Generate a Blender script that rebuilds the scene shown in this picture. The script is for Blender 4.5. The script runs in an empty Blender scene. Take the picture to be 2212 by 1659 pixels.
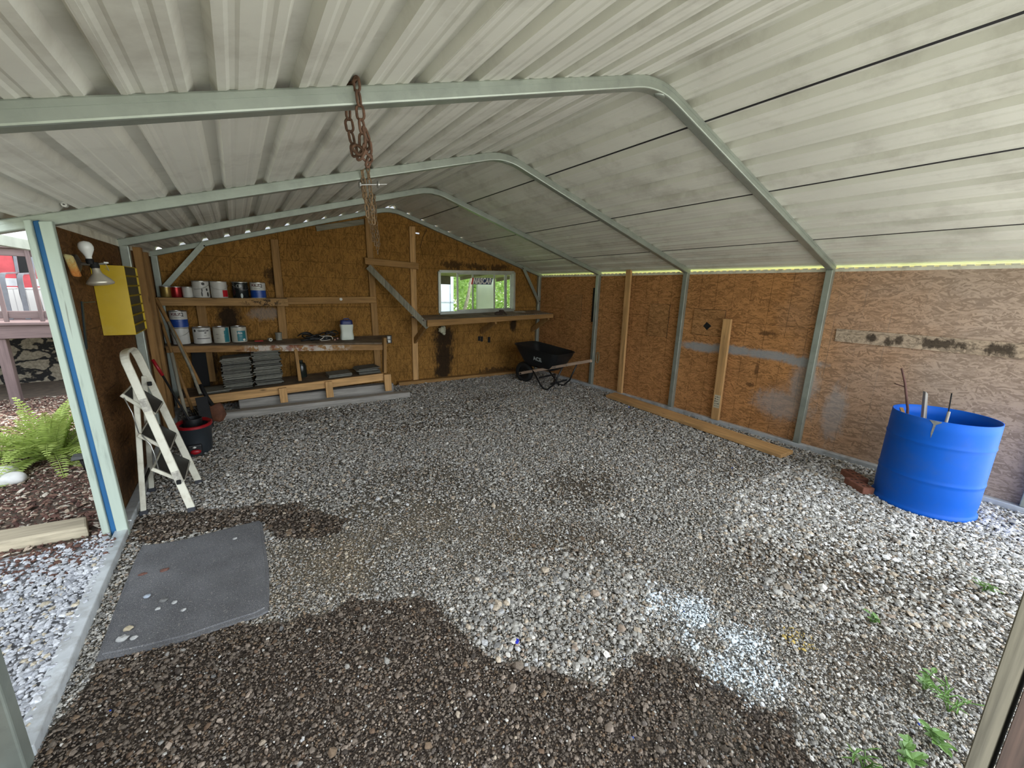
import bpy, bmesh, math, random
import numpy as np
from mathutils import Vector, Matrix, Euler
from math import sin, cos, pi, radians, sqrt, atan2

scene = bpy.context.scene
COL = scene.collection
random.seed(7)
RNG = np.random.default_rng(11)

# ---------------------------------------------------------------- camera
CAM_LOC = Vector((0.7271, -6.2173, 1.5196))
YAW, PITCH, ROLL = 0.59443, 0.22701, 0.02794
F_PX = 871.85
_fwd = Vector((sin(YAW)*cos(PITCH), cos(YAW)*cos(PITCH), -sin(PITCH)))
_rt = Vector((cos(YAW), -sin(YAW), 0))
_up = _rt.cross(_fwd)
_r2 = cos(ROLL)*_rt + sin(ROLL)*_up
_u2 = -sin(ROLL)*_rt + cos(ROLL)*_up
cam_d = bpy.data.cameras.new('camera')
cam_d.sensor_width = 36.0
cam_d.lens = F_PX/2212*36.0
cam_d.clip_start = 0.02
cam = bpy.data.objects.new('camera', cam_d)
COL.objects.link(cam)
mw = Matrix.Identity(4)
for i in range(3):
    mw[i][0] = _r2[i]; mw[i][1] = _u2[i]; mw[i][2] = -_fwd[i]; mw[i][3] = CAM_LOC[i]
cam.matrix_world = mw
scene.camera = cam

# ---------------------------------------------------------------- world, exposure
scene.view_settings.view_transform = 'Standard'
scene.view_settings.look = 'None'
scene.view_settings.gamma = 1.0
scene.view_settings.use_curve_mapping = False
scene.view_settings.exposure = 0.90
SKY = 1.0
FRONT_LOW, FRONT_HIGH = 0.42, 3.0

w = bpy.data.worlds.new('overcast_sky'); scene.world = w
w.use_nodes = True
nt = w.node_tree; nt.nodes.clear()
_o = nt.nodes.new('ShaderNodeOutputWorld'); _b = nt.nodes.new('ShaderNodeBackground')
_tc = nt.nodes.new('ShaderNodeTexCoord'); _sx = nt.nodes.new('ShaderNodeSeparateXYZ')
nt.links.new(_tc.outputs['Generated'], _sx.inputs[0])
_cr = nt.nodes.new('ShaderNodeValToRGB')
_cr.color_ramp.elements[0].position = 0.47; _cr.color_ramp.elements[0].color = (.24, .26, .19, 1)
_cr.color_ramp.elements[1].position = 0.56; _cr.color_ramp.elements[1].color = (.86, .93, 1.0, 1)
_mr0 = nt.nodes.new('ShaderNodeMapRange'); _mr0.inputs[1].default_value = -1; _mr0.inputs[2].default_value = 1
nt.links.new(_sx.outputs['Z'], _mr0.inputs[0]); nt.links.new(_mr0.outputs[0], _cr.inputs[0])
_mr = nt.nodes.new('ShaderNodeMapRange'); _mr.interpolation_type = 'SMOOTHSTEP'
_mr.inputs[1].default_value = 0.25; _mr.inputs[2].default_value = -0.6
_mr.inputs[3].default_value = FRONT_LOW; _mr.inputs[4].default_value = FRONT_HIGH
_dt = nt.nodes.new('ShaderNodeVectorMath'); _dt.operation = 'DOT_PRODUCT'; _dt.inputs[1].default_value = (-.62, .78, 0)
nt.links.new(_tc.outputs['Generated'], _dt.inputs[0]); nt.links.new(_dt.outputs['Value'], _mr.inputs[0])
_ml = nt.nodes.new('ShaderNodeMath'); _ml.operation = 'MULTIPLY'; _ml.inputs[1].default_value = SKY
nt.links.new(_mr.outputs[0], _ml.inputs[0])
nt.links.new(_cr.outputs[0], _b.inputs['Color']); nt.links.new(_ml.outputs[0], _b.inputs['Strength'])
nt.links.new(_b.outputs[0], _o.inputs['Surface'])

# sun high behind the shed: it lights the added bounce ground in front, the shed itself stays in its own shade
_sd = bpy.data.lights.new('sun', 'SUN'); _sd.energy = 7.5; _sd.angle = radians(12); _sd.color = (1.0, .97, .92)
sun = bpy.data.objects.new('sun', _sd); COL.objects.link(sun)
sun.rotation_euler = Vector((-.50, -.34, -.80)).to_track_quat('-Z', 'Y').to_euler()

# ---------------------------------------------------------------- material helpers
class NT:
    def __init__(s, name):
        s.m = bpy.data.materials.new(name); s.m.use_nodes = True
        s.t = s.m.node_tree; s.t.nodes.clear()
        s.out = s.t.nodes.new('ShaderNodeOutputMaterial')
        s.p = s.t.nodes.new('ShaderNodeBsdfPrincipled')
        s.t.links.new(s.p.outputs[0], s.out.inputs['Surface'])
    def n(s, typ, **kw):
        nd = s.t.nodes.new('ShaderNode'+typ)
        for k, v in kw.items(): setattr(nd, k, v)
        return nd
    def l(s, a, b): s.t.links.new(a, b)
    def set(s, nd, **kw):
        for k, v in kw.items(): nd.inputs[k].default_value = v
        return nd
    def math(s, op, a, b=None, c=None, clamp=False):
        nd = s.n('Math', operation=op); nd.use_clamp = clamp
        for i, x in enumerate((a, b, c)):
            if x is None: continue
            if isinstance(x, (int, float)): nd.inputs[i].default_value = x
            else: s.l(x, nd.inputs[i])
        return nd.outputs[0]
    def mix(s, fac, a, b, blend='MIX'):
        nd = s.n('Mix', data_type='RGBA', blend_type=blend)
        for i, x in ((0, fac), (6, a), (7, b)):
            if isinstance(x, (int, float)): nd.inputs[i].default_value = x
            elif isinstance(x, tuple): nd.inputs[i].default_value = x if len(x) == 4 else (*x, 1)
            else: s.l(x, nd.inputs[i])
        return nd.outputs[2]
    def ramp(s, fac, stops):
        nd = s.n('ValToRGB'); cr = nd.color_ramp
        while len(cr.elements) < len(stops): cr.elements.new(.5)
        for e, (p, c) in zip(cr.elements, stops):
            e.position = p; e.color = (*c, 1) if len(c) == 3 else c
        s.l(fac, nd.inputs[0]); return nd.outputs[0]
    def noise(s, vec, scale, detail=4, rough=.55, out='Fac'):
        nd = s.n('TexNoise'); s.set(nd, Scale=scale, Detail=detail, Roughness=rough)
        if vec is not None: s.l(vec, nd.inputs['Vector'])
        return nd.outputs[out]
    def obj(s):
        return s.n('TexCoord').outputs['Object']
    def mapping(s, vec, scale=(1, 1, 1), loc=(0, 0, 0), rot=(0, 0, 0)):
        nd = s.n('Mapping'); nd.inputs['Scale'].default_value = scale
        nd.inputs['Location'].default_value = loc; nd.inputs['Rotation'].default_value = rot
        s.l(vec, nd.inputs['Vector']); return nd.outputs[0]
    def bump(s, h, strength=.3, dist=.004):
        nd = s.n('Bump'); nd.inputs['Strength'].default_value = strength; nd.inputs['Distance'].default_value = dist
        s.l(h, nd.inputs['Height']); s.l(nd.outputs[0], s.p.inputs['Normal'])

_MC = {}
def M(name, col, rough=.6, metal=0.0, var=.18, vscale=9, bump=0.0, bscale=70, spec=None, dirt=None):
    if name in _MC: return _MC[name]
    N = NT(name); o = N.obj()
    f = N.noise(o, vscale, 5)
    a = tuple(max(0, c*(1-var)) for c in col); b = tuple(min(1, c*(1+var)) for c in col)
    c = N.ramp(f, [(.3, a), (.7, b)])
    if dirt:
        dc, amt, ds = dirt
        d = N.noise(N.mapping(o, loc=(3.3, 1.7, .4)), ds, 6, .65)
        c = N.mix(N.math('MULTIPLY', N.ramp(d, [(.5, (0, 0, 0)), (.68, (1, 1, 1))]), amt), c, dc)
    N.l(c, N.p.inputs['Base Color'])
    N.p.inputs['Roughness'].default_value = rough; N.p.inputs['Metallic'].default_value = metal
    if spec is not None: N.p.inputs['Specular IOR Level'].default_value = spec
    if bump: N.bump(N.noise(o, bscale, 4), bump, .003)
    _MC[name] = N.m; return N.m

def wood(name, col, axis='x', dark=.45, rough=.75, knots=True, contrast=1.0, stain=None):
    key = name+axis
    if key in _MC: return _MC[key]
    N = NT(key); o = N.obj()
    info = N.n('ObjectInfo')
    add = N.n('VectorMath', operation='ADD'); N.l(o, add.inputs[0])
    cmb = N.n('CombineXYZ'); r = N.math('MULTIPLY', info.outputs['Random'], 7.0)
    for i in range(3): N.l(r, cmb.inputs[i])
    N.l(cmb.outputs[0], add.inputs[1]); v = add.outputs[0]
    sc = {'x': (2.2, 34, 34), 'y': (34, 2.2, 34), 'z': (34, 34, 2.2)}[axis]
    wv = N.mapping(v, sc)
    f = N.noise(wv, 1.0, 5, .6)
    f2 = N.noise(v, 3.0, 3)
    a = tuple(c*dark for c in col); b = tuple(min(1, c*1.15) for c in col)
    c = N.ramp(f, [(.5-.22/contrast, a), (.5+.12/contrast, b)])
    c = N.mix(N.math('MULTIPLY', N.ramp(f2, [(.45, (0, 0, 0)), (.75, (1, 1, 1))]), .45), c, tuple(x*.62 for x in col))
    if knots:
        ks = {'x': (2.6, 9, 9), 'y': (9, 2.6, 9), 'z': (9, 9, 2.6)}[axis]
        vo = N.n('TexVoronoi'); N.set(vo, Scale=1.0); N.l(N.mapping(v, ks), vo.inputs['Vector'])
        k = N.ramp(vo.outputs['Distance'], [(.03, (1, 1, 1)), (.13, (0, 0, 0))])
        c = N.mix(N.math('MULTIPLY', k, .8), c, tuple(x*.16 for x in col))
    if stain: c = stain(N, o, c)
    N.l(c, N.p.inputs['Base Color']); N.p.inputs['Roughness'].default_value = rough
    N.p.inputs['Specular IOR Level'].default_value = .25
    N.bump(f, .25, .002)
    _MC[key] = N.m; return N.m

def ellipse_mask(N, u, v, ells, namp=.0, nz=None):
    acc = None
    for (cu, cv, ru, rv) in ells:
        du = N.math('DIVIDE', N.math('SUBTRACT', u, cu), ru)
        dv = N.math('DIVIDE', N.math('SUBTRACT', v, cv), rv)
        d = N.math('SQRT', N.math('ADD', N.math('MULTIPLY', du, du), N.math('MULTIPLY', dv, dv)))
        if nz is not None: d = N.math('ADD', d, N.math('MULTIPLY', N.math('SUBTRACT', nz, .5), namp))
        mr = N.n('MapRange'); mr.interpolation_type = 'SMOOTHSTEP'
        mr.inputs[1].default_value = 1.05; mr.inputs[2].default_value = .45
        N.l(d, mr.inputs[0]); k = mr.outputs[0]
        acc = k if acc is None else N.math('MAXIMUM', acc, k)
    return acc

def osb(name, plane, base, line_axis, line_step, seams=(), stains=(), sky_sheen=None):
    """oriented strand board: plane = 'xz' or 'yz'; u horizontal, v = z (object coords = world)"""
    N = NT(name); o = N.obj(); s = N.n('SeparateXYZ'); N.l(o, s.inputs[0])
    u = s.outputs['X'] if plane == 'xz' else s.outputs['Y']; v = s.outputs['Z']
    cmb = N.n('CombineXYZ'); N.l(u, cmb.inputs[0]); N.l(v, cmb.inputs[1]); P = cmb.outputs[0]
    cols = [tuple(c*.66 for c in base), base, tuple(min(1, c*1.32) for c in base)]
    nz = N.n('TexNoise'); N.set(nz, Scale=7.0, Detail=4.0); N.l(P, nz.inputs['Vector'])
    sub = N.n('VectorMath', operation='SCALE'); sub.inputs['Scale'].default_value = .05; N.l(nz.outputs['Color'], sub.inputs[0])
    wp = N.n('VectorMath', operation='ADD'); N.l(P, wp.inputs[0]); N.l(sub.outputs[0], wp.inputs[1])
    best = val = None
    a0 = 0.0 if plane == 'yz' else pi/2
    for i, th_ in enumerate((.12, -.42, .65, -1.0, 1.35)):
        vo = N.n('TexVoronoi', voronoi_dimensions='2D'); N.set(vo, Scale=1.0, Randomness=1.0)
        rt = N.mapping(wp.outputs[0], (1, 1, 1), (1.3*i, .7*i, 0), (0, 0, th_+a0))
        N.l(N.mapping(rt, (12.5, 95, 1)), vo.inputs['Vector'])
        sep = N.n('SeparateColor'); N.l(vo.outputs['Color'], sep.inputs[0])
        pr = N.math('SUBTRACT', sep.outputs[0], .09*i); br = sep.outputs[1]
        if best is None: best, val = pr, br
        else:
            g = N.math('GREATER_THAN', pr, best); mx = N.n('Mix', data_type='FLOAT'); N.l(g, mx.inputs[0]); N.l(val, mx.inputs[2]); N.l(br, mx.inputs[3])
            val = mx.outputs[0]; best = N.math('MAXIMUM', best, pr)
    fine = N.noise(N.mapping(P, (60, 60, 1)), 1.0, 4, .7)
    hsum = N.math('ADD', N.math('MULTIPLY', val, .62), N.math('MULTIPLY', fine, .38))
    col = N.ramp(hsum, [(.22, cols[0]), (.47, cols[1]), (.72, cols[2])])
    big = N.noise(P, 1.6, 4)
    col = N.mix(.55, col, N.ramp(big, [(.3, (.62, .60, .55)), (.7, (1, 1, 1))]), 'MULTIPLY')
    spk = N.noise(P, 60, 2); col = N.mix(N.math('MULTIPLY', N.math('GREATER_THAN', spk, .70), .6), col, tuple(c*.16 for c in base))
    # printed / grooved lines and seams
    a = u if line_axis == 'u' else v
    fr = N.math('FRACT', N.math('DIVIDE', a, line_step))
    ln = N.math('LESS_THAN', fr, .005/line_step)
    lnm = N.math('MULTIPLY', ln, N.ramp(N.noise(P, 5, 2), [(.36, (.12, .12, .12)), (.55, (.8, .8, .8))]))
    col = N.mix(lnm, col, tuple(c*.22 for c in base))
    for (ax, pos, wd) in seams:
        q = u if ax == 'u' else v
        k = N.math('LESS_THAN', N.math('ABSOLUTE', N.math('SUBTRACT', q, pos)), wd)
        col = N.mix(N.math('MULTIPLY', k, .8), col, tuple(c*.12 for c in base))
    if sky_sheen is not None:
        wc, w0, w1 = sky_sheen
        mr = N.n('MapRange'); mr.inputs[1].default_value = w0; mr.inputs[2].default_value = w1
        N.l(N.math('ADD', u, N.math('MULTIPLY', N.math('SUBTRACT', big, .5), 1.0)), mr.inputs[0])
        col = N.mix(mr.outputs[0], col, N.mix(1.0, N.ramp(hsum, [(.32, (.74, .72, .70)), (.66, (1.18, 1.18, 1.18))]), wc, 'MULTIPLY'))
    nzs = N.noise(N.mapping(P, (1, .45, 1)), 22, 6, .7)
    for (sc, amt, namp, ells) in stains:
        k = ellipse_mask(N, u, v, ells, namp, nzs)
        col = N.mix(N.math('MULTIPLY', k, amt), col, sc)
    N.l(col, N.p.inputs['Base Color']); N.p.inputs['Roughness'].default_value = .85
    N.p.inputs['Specular IOR Level'].default_value = .12
    N.bump(hsum, .18, .002)
    return N.m

# ---------------------------------------------------------------- mesh helpers
class MB:
    def __init__(s): s.v = []; s.f = []; s.mi = []; s.k = 0
    def add(s, vs, fs):
        o = len(s.v); s.v += [tuple(v) for v in vs]
        for f in fs: s.f.append(tuple(i+o for i in f)); s.mi.append(s.k)
        return s
    def box(s, x0, x1, y0, y1, z0, z1):
        x0, x1 = min(x0, x1), max(x0, x1); y0, y1 = min(y0, y1), max(y0, y1); z0, z1 = min(z0, z1), max(z0, z1)
        vs = [(x, y, z) for z in (z0, z1) for y in (y0, y1) for x in (x0, x1)]
        return s.add(vs, [(0, 2, 3, 1), (4, 5, 7, 6), (0, 1, 5, 4), (2, 6, 7, 3), (0, 4, 6, 2), (1, 3, 7, 5)])
    def hexa(s, p):
        """8 points: bottom quad 0-3 (ccw from above), top quad 4-7"""
        return s.add(p, [(3, 2, 1, 0), (4, 5, 6, 7), (0, 1, 5, 4), (1, 2, 6, 5), (2, 3, 7, 6), (3, 0, 4, 7)])
    def bar(s, a, b, wd, th, side=(0, 1, 0)):
        """rectangular bar from a to b, 'wd' along side vector, 'th' across"""
        return s.sweep([a, b], wd, th, side)
    def sweep(s, path, wd, th, side=None, closed=False):
        P = [Vector(p) for p in path]; n = len(P); rings = []
        for i in range(n):
            if closed: t = P[(i+1) % n]-P[i-1]
            else: t = P[min(i+1, n-1)]-P[max(i-1, 0)]
            t.normalize()
            sd = Vector(side)
            sd = (sd - t*sd.dot(t)).normalized(); nn = t.cross(sd).normalized()
            k = 1.0
            rings.append([P[i]+sd*(a*wd/2)+nn*(b*th/2*k) for a, b in ((-1, -1), (1, -1), (1, 1), (-1, 1))])
        vs = [q for r in rings for q in r]; fs = []
        m = n if closed else n-1
        for i in range(m):
            j = (i+1) % n
            for e in range(4):
                fs.append((i*4+e, i*4+(e+1) % 4, j*4+(e+1) % 4, j*4+e))
        if not closed: fs += [(3, 2, 1, 0), tuple((n-1)*4+e for e in range(4))]
        return s.add(vs, fs)
    def tube(s, path, r, n=8, closed=False, taper=None):
        P = [Vector(p) for p in path]; m = len(P); vs = []; fs = []
        up = Vector((0, 0, 1)); prev = None
        for i in range(m):
            if closed: t = P[(i+1) % m]-P[i-1]
            else: t = P[min(i+1, m-1)]-P[max(i-1, 0)]
            if t.length < 1e-9: t = Vector((0, 0, 1))
            t.normalize()
            if prev is None:
                a = up if abs(t.dot(up)) < .9 else Vector((1, 0, 0))
                sd = t.cross(a).normalized()
            else:
                sd = (prev - t*prev.dot(t))
                sd = sd.normalized() if sd.length > 1e-6 else t.orthogonal().normalized()
            prev = sd; nn = t.cross(sd)
            rr = r if taper is None else taper[i]
            for k in range(n):
                a = 2*pi*k/n; vs.append(P[i]+sd*(cos(a)*rr)+nn*(sin(a)*rr))
        for i in range(m if closed else m-1):
            j = (i+1) % m
            for k in range(n):
                fs.append((i*n+k, i*n+(k+1) % n, j*n+(k+1) % n, j*n+k))
        if not closed: fs += [tuple(range(n-1, -1, -1)), tuple((m-1)*n+k for k in range(n))]
        return s.add(vs, fs)
    def lathe(s, prof, c=(0, 0, 0), n=32, sx=1, sy=1, M4=None, caps=False):
        vs = []; fs = []; m = len(prof)
        for (r, z) in prof:
            for k in range(n):
                a = 2*pi*k/n; p = Vector((cos(a)*r*sx, sin(a)*r*sy, z))
                if M4 is not None: p = M4 @ p
                vs.append(p+Vector(c))
        for i in range(m-1):
            for k in range(n):
                fs.append((i*n+k, i*n+(k+1) % n, (i+1)*n+(k+1) % n, (i+1)*n+k))
        if caps and prof[0][0] > 1e-6: fs.append(tuple(range(n-1, -1, -1)))
        if caps and prof[-1][0] > 1e-6: fs.append(tuple((m-1)*n+k for k in range(n)))
        return s.add(vs, fs)
    def blob(s, c, r, seed=0, sub=2, amp=.25, rough=2.0):
        bm = bmesh.new(); bmesh.ops.create_icosphere(bm, subdivisions=sub, radius=1)
        rr = random.Random(seed); ph = [rr.uniform(0, 6) for _ in range(9)]
        vs = []
        for v in bm.verts:
            x, y, z = v.co
            d = 1+amp*(sin(rough*x*2+ph[0])*cos(rough*y*2+ph[1])+.5*sin(rough*z*4+ph[2]+rough*x*3)+.4*cos(rough*y*5+ph[3]))/1.5
            vs.append((c[0]+x*d*r[0], c[1]+y*d*r[1], c[2]+z*d*r[2]))
        fs = [tuple(v.index for v in f.verts) for f in bm.faces]; bm.free()
        return s.add(vs, fs)
    def build(s, name, mats, parent=None, smooth=False, bevel=0, base=None, kind=None, angle=None, seg=1, fix=True):
        if not isinstance(mats, (list, tuple)): mats = [mats]
        V = np.array(s.v, float)
        if parent is not None: off = Vector(parent['_w'])
        elif base is not None: off = Vector(base)
        else:
            lo, hi = V.min(0), V.max(0); off = Vector(((lo[0]+hi[0])/2, (lo[1]+hi[1])/2, lo[2]))
        me = bpy.data.meshes.new(name)
        me.from_pydata([tuple(Vector(v)-off) for v in s.v], [], s.f)
        for m in mats: me.materials.append(m)
        if len(mats) > 1: me.polygons.foreach_set('material_index', s.mi)
        if fix:
            bm = bmesh.new(); bm.from_mesh(me); bmesh.ops.recalc_face_normals(bm, faces=bm.faces); bm.to_mesh(me); bm.free()
        me.polygons.foreach_set('use_smooth', [bool(smooth)]*len(me.polygons))
        if angle is not None and smooth:
            me.set_sharp_from_angle(angle=radians(angle))
        me.update()
        ob = bpy.data.objects.new(name, me); COL.objects.link(ob)
        if parent is not None: ob.parent = parent
        else: ob.location = off
        ob['_w'] = tuple(off)
        if kind: ob['kind'] = kind
        if bevel:
            md = ob.modifiers.new('bevel', 'BEVEL'); md.width = bevel; md.segments = seg; md.limit_method = 'ANGLE'
            md.angle_limit = radians(40)
        return ob

def thing(name, label, cat, loc=(0, 0, 0), group=None):
    o = bpy.data.objects.new(name, None); COL.objects.link(o); o.location = loc; o['_w'] = tuple(loc)
    o.empty_display_size = .1
    o['label'] = label; o['category'] = cat
    if group: o['group'] = group
    return o
def tag(o, label, cat, group=None):
    o['label'] = label; o['category'] = cat
    if group: o['group'] = group
    return o
def struct(o): o['kind'] = 'structure'; return o

def text_geo(s, size, shear=0.0, bold=0.0):
    cu = bpy.data.curves.new('t', 'FONT'); cu.body = s; cu.size = size; cu.shear = shear; cu.offset = bold
    cu.align_x = 'CENTER'; cu.align_y = 'CENTER'; cu.resolution_u = 3
    ob = bpy.data.objects.new('t', cu); COL.objects.link(ob)
    dg = bpy.context.evaluated_depsgraph_get(); me = ob.evaluated_get(dg).to_mesh()
    vs = [tuple(v.co) for v in me.vertices]; fs = [tuple(p.vertices) for p in me.polygons]
    ob.evaluated_get(dg).to_mesh_clear()
    bpy.data.objects.remove(ob); bpy.data.curves.remove(cu)
    return vs, fs
def put_text(mb, s, size, fn, shear=0.0, bold=0.0):
    vs, fs = text_geo(s, size, shear, bold)
    mb.add([fn(x, y) for x, y, _ in vs], fs); return mb
def arc(p0, p1, p2, n=6):
    """quadratic bend"""
    p0, p1, p2 = map(Vector, (p0, p1, p2))
    return [(1-t)**2*p0+2*t*(1-t)*p1+t*t*p2 for t in [i/n for i in range(n+1)]]
def copy_tree(o, loc=None, label=None):
    c = o.copy(); COL.objects.link(c)
    if loc is not None: c.location = loc
    if label: c['label'] = label
    for ch in list(o.children):
        d = ch.copy(); COL.objects.link(d); d.parent = c
        for g in list(ch.children):
            e = g.copy(); COL.objects.link(e); e.parent = d
    return c

# ================================================================ dimensions
XR = 5.48; RX = 2.715; EZ = 1.82; RZ = 2.63; D = 1.524
SL = (RZ-EZ)/RX                       # left pitch
SR = (RZ-EZ)/(XR-RX)                  # right pitch
LX = -0.50                            # left roof overhang
T = 0.060                             # tube size
YB, YF = 0.055, -6.30                  # roof back and front edge
def roofz(x): return (EZ+SL*x if x < RX else EZ+SR*(XR-x)) + .031

# ---------------------------------------------------------------- materials
m_roof = M('painted_roof_steel', (.68, .675, .61), .6, 0, .06, 2.2, 0, dirt=((.36, .34, .29), .45, 3.0))
m_seal = M('black_sealant', (.015, .015, .017), .6)
m_galv = M('galvanized_steel', (.34, .375, .33), .42, .55, .13, 6, .05, 40, dirt=((.26, .29, .26), .5, 14))
m_galv2 = M('galvanized_base_rail', (.58, .61, .63), .45, .3, .18, 7, .08, 50, dirt=((.30, .29, .27), .7, 9))
m_cream = M('cream_trim_paint', (.72, .70, .60), .55, 0, .1, 8, dirt=((.36, .31, .22), .6, 7))
m_pine = {a: wood('pine_lumber', (.34, .19, .07), a, .62) for a in 'xyz'}
m_pinel = {a: wood('bright_pine_lumber', (.56, .33, .14), a, .62) for a in 'xyz'}
m_grey = {a: wood('weathered_grey_lumber', (.27, .25, .19), a, .5, knots=False) for a in 'xyz'}
m_silver = {a: wood('silvered_timber', (.33, .31, .28), a, .55, knots=False) for a in 'xyz'}
m_dark = M('dark_metal', (.010, .010, .0105), .65, 0, spec=.25)
m_blackplast = M('black_plastic', (.012, .013, .014), .42)

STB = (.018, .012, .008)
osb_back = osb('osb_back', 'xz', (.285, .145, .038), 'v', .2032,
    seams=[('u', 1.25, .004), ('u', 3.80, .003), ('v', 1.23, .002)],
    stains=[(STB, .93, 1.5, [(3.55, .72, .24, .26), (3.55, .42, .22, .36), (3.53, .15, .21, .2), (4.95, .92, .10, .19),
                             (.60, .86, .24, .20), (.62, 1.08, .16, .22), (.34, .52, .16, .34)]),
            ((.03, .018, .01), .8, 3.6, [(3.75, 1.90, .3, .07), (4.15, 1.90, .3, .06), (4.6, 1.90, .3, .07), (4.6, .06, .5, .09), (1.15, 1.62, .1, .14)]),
            ((.30, .30, .30), .4, 1.8, [(1.02, 1.14, .25, .1)])])
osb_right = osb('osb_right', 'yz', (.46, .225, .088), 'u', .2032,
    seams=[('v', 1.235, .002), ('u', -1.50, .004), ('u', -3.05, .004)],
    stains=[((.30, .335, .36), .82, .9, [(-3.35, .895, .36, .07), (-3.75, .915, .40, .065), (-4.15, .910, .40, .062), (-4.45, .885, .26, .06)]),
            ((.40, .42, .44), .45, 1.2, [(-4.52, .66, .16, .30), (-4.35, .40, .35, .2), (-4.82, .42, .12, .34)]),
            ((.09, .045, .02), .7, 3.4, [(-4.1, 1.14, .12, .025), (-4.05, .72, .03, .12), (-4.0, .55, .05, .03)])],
    sky_sheen=((.44, .335, .265), -4.2, -5.5))  # near end greyed in the colour to imitate sky sheen on the boards
osb_left = osb('osb_left', 'yz', (.13, .064, .024), 'v', .4064, seams=[('u', -1.52, .004)],  # base colour darkened to put this wall's shade into the boards
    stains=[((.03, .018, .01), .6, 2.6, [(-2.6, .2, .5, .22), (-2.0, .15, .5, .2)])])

# ---------------------------------------------------------------- roof sheet
def roof_profile(x0, x1, ribs, flip):
    """list of (x, dz) along x with trapezoid ribs (they rise away from the room) and two minor ribs between"""
    pts = {round(x0, 4): 0, round(x1, 4): 0}
    for rx in ribs:
        for dx, dz in ((-.038, 0), (-.021, .033), (.021, .033), (.038, 0)):
            if x0 < rx+dx < x1: pts[round(rx+dx, 4)] = dz
        for mid in (.073, .146):
            for dx, dz in ((-.016, 0), (-.007, .004), (.007, .004), (.016, 0)):
                if x0 < rx+mid+dx < x1: pts[round(rx+mid+dx, 4)] = dz
    return sorted(pts.items())
ribsL = [.05+.219*k for k in range(-3, 13)]
ribsR = [3.2+.219*k for k in range(-2, 13)]
profL = [p for p in roof_profile(LX, RX, ribsL, 0)]
profR = [p for p in roof_profile(RX, XR+.30, ribsR, 0)]
prof = [(x, roofz(x)+dz) for x, dz in profL if x >= -.225] + [(x, roofz(x)+dz) for x, dz in profR if x > RX+.001]
mb = MB(); n = len(prof)
for yy in (YB, YF):
    mb.v += [(x, yy, z) for x, z in prof]
for i in range(n-1): mb.f.append((i, i+1, n+i+1, n+i)); mb.mi.append(0)
mb.k = 1
for lx in (3.2-.048, 4.076-.048, 4.952-.048):      # lapped sheet edges with dark sealant
    z0 = roofz(lx)
    mb.hexa([(lx-.006, YF+.02, z0-.001), (lx+.004, YF+.02, z0-.004), (lx+.004, YB-.02, z0-.004), (lx-.006, YB-.02, z0-.001),
             (lx-.006, YF+.02, z0+.004), (lx+.004, YF+.02, z0+.003), (lx+.004, YB-.02, z0+.003), (lx-.006, YB-.02, z0+.004)])
mb.k = 0
for lx in (.488+.044, 1.364+.044):
    z0 = roofz(lx)
    mb.hexa([(lx-.002, YF+.02, z0-.0025), (lx+.006, YF+.02, z0-.001), (lx+.006, YB-.02, z0-.001), (lx-.002, YB-.02, z0-.0025),
             (lx-.002, YF+.02, z0+.003), (lx+.006, YF+.02, z0+.004), (lx+.006, YB-.02, z0+.004), (lx-.002, YB-.02, z0+.003)])
ceil = struct(mb.build('ceiling', [m_roof, m_seal], base=(0, 0, 0), fix=False))
sd = ceil.modifiers.new('thick', 'SOLIDIFY'); sd.thickness = .003; sd.offset = 1

# fascia along the left roof edge
mb = MB(); mb.box(LX-.045, LX-.005, YF, YB, 1.715, 1.788); struct(mb.build('trim_1', m_galv, bevel=.003))

# ---------------------------------------------------------------- walls
def wall_mesh(name, outer, holes, mat, origin_fn, depth, kind='structure'):
    cu = bpy.data.curves.new('w', 'CURVE'); cu.dimensions = '2D'; cu.fill_mode = 'BOTH'; cu.extrude = depth/2
    for poly in [outer]+holes:
        sp = cu.splines.new('POLY'); sp.points.add(len(poly)-1)
        for p, (a, b) in zip(sp.points, poly): p.co = (a, b, 0, 1)
        sp.use_cyclic_u = True
    ob = bpy.data.objects.new('w', cu); COL.objects.link(ob)
    dg = bpy.context.evaluated_depsgraph_get(); me = ob.evaluated_get(dg).to_mesh()
    mb = MB(); mb.add([origin_fn(*v.co) for v in me.vertices], [tuple(p.vertices) for p in me.polygons])
    ob.evaluated_get(dg).to_mesh_clear(); bpy.data.objects.remove(ob); bpy.data.curves.remove(cu)
    return struct(mb.build(name, mat, base=(0, 0, 0)))
WIN = [(3.474, 1.128), (4.938, 1.172), (4.922, 1.842), (3.472, 1.790)]
YW = .035                                           # inner face of the back boards
wall_mesh('wall_back', [(-.04, -.03), (XR+.04, -.03), (XR+.04, 1.835), (RX, roofz(RX)-.012), (-.04, 1.835)],
          [WIN, [(3.101, 2.327), (3.165, 2.325), (3.165, 2.347), (3.101, 2.349)],
           [(3.765, 2.335), (3.85, 2.307), (3.85, 2.325), (3.765, 2.352)]],
          osb_back, lambda a, b, c: (a, YW+.008+c, b), .016)
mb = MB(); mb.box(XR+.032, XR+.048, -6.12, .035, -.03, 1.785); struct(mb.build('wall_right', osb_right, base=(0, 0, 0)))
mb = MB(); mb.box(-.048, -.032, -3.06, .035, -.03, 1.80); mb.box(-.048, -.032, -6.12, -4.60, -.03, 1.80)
struct(mb.build('wall_left', osb_left, base=(0, 0, 0)))

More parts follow.
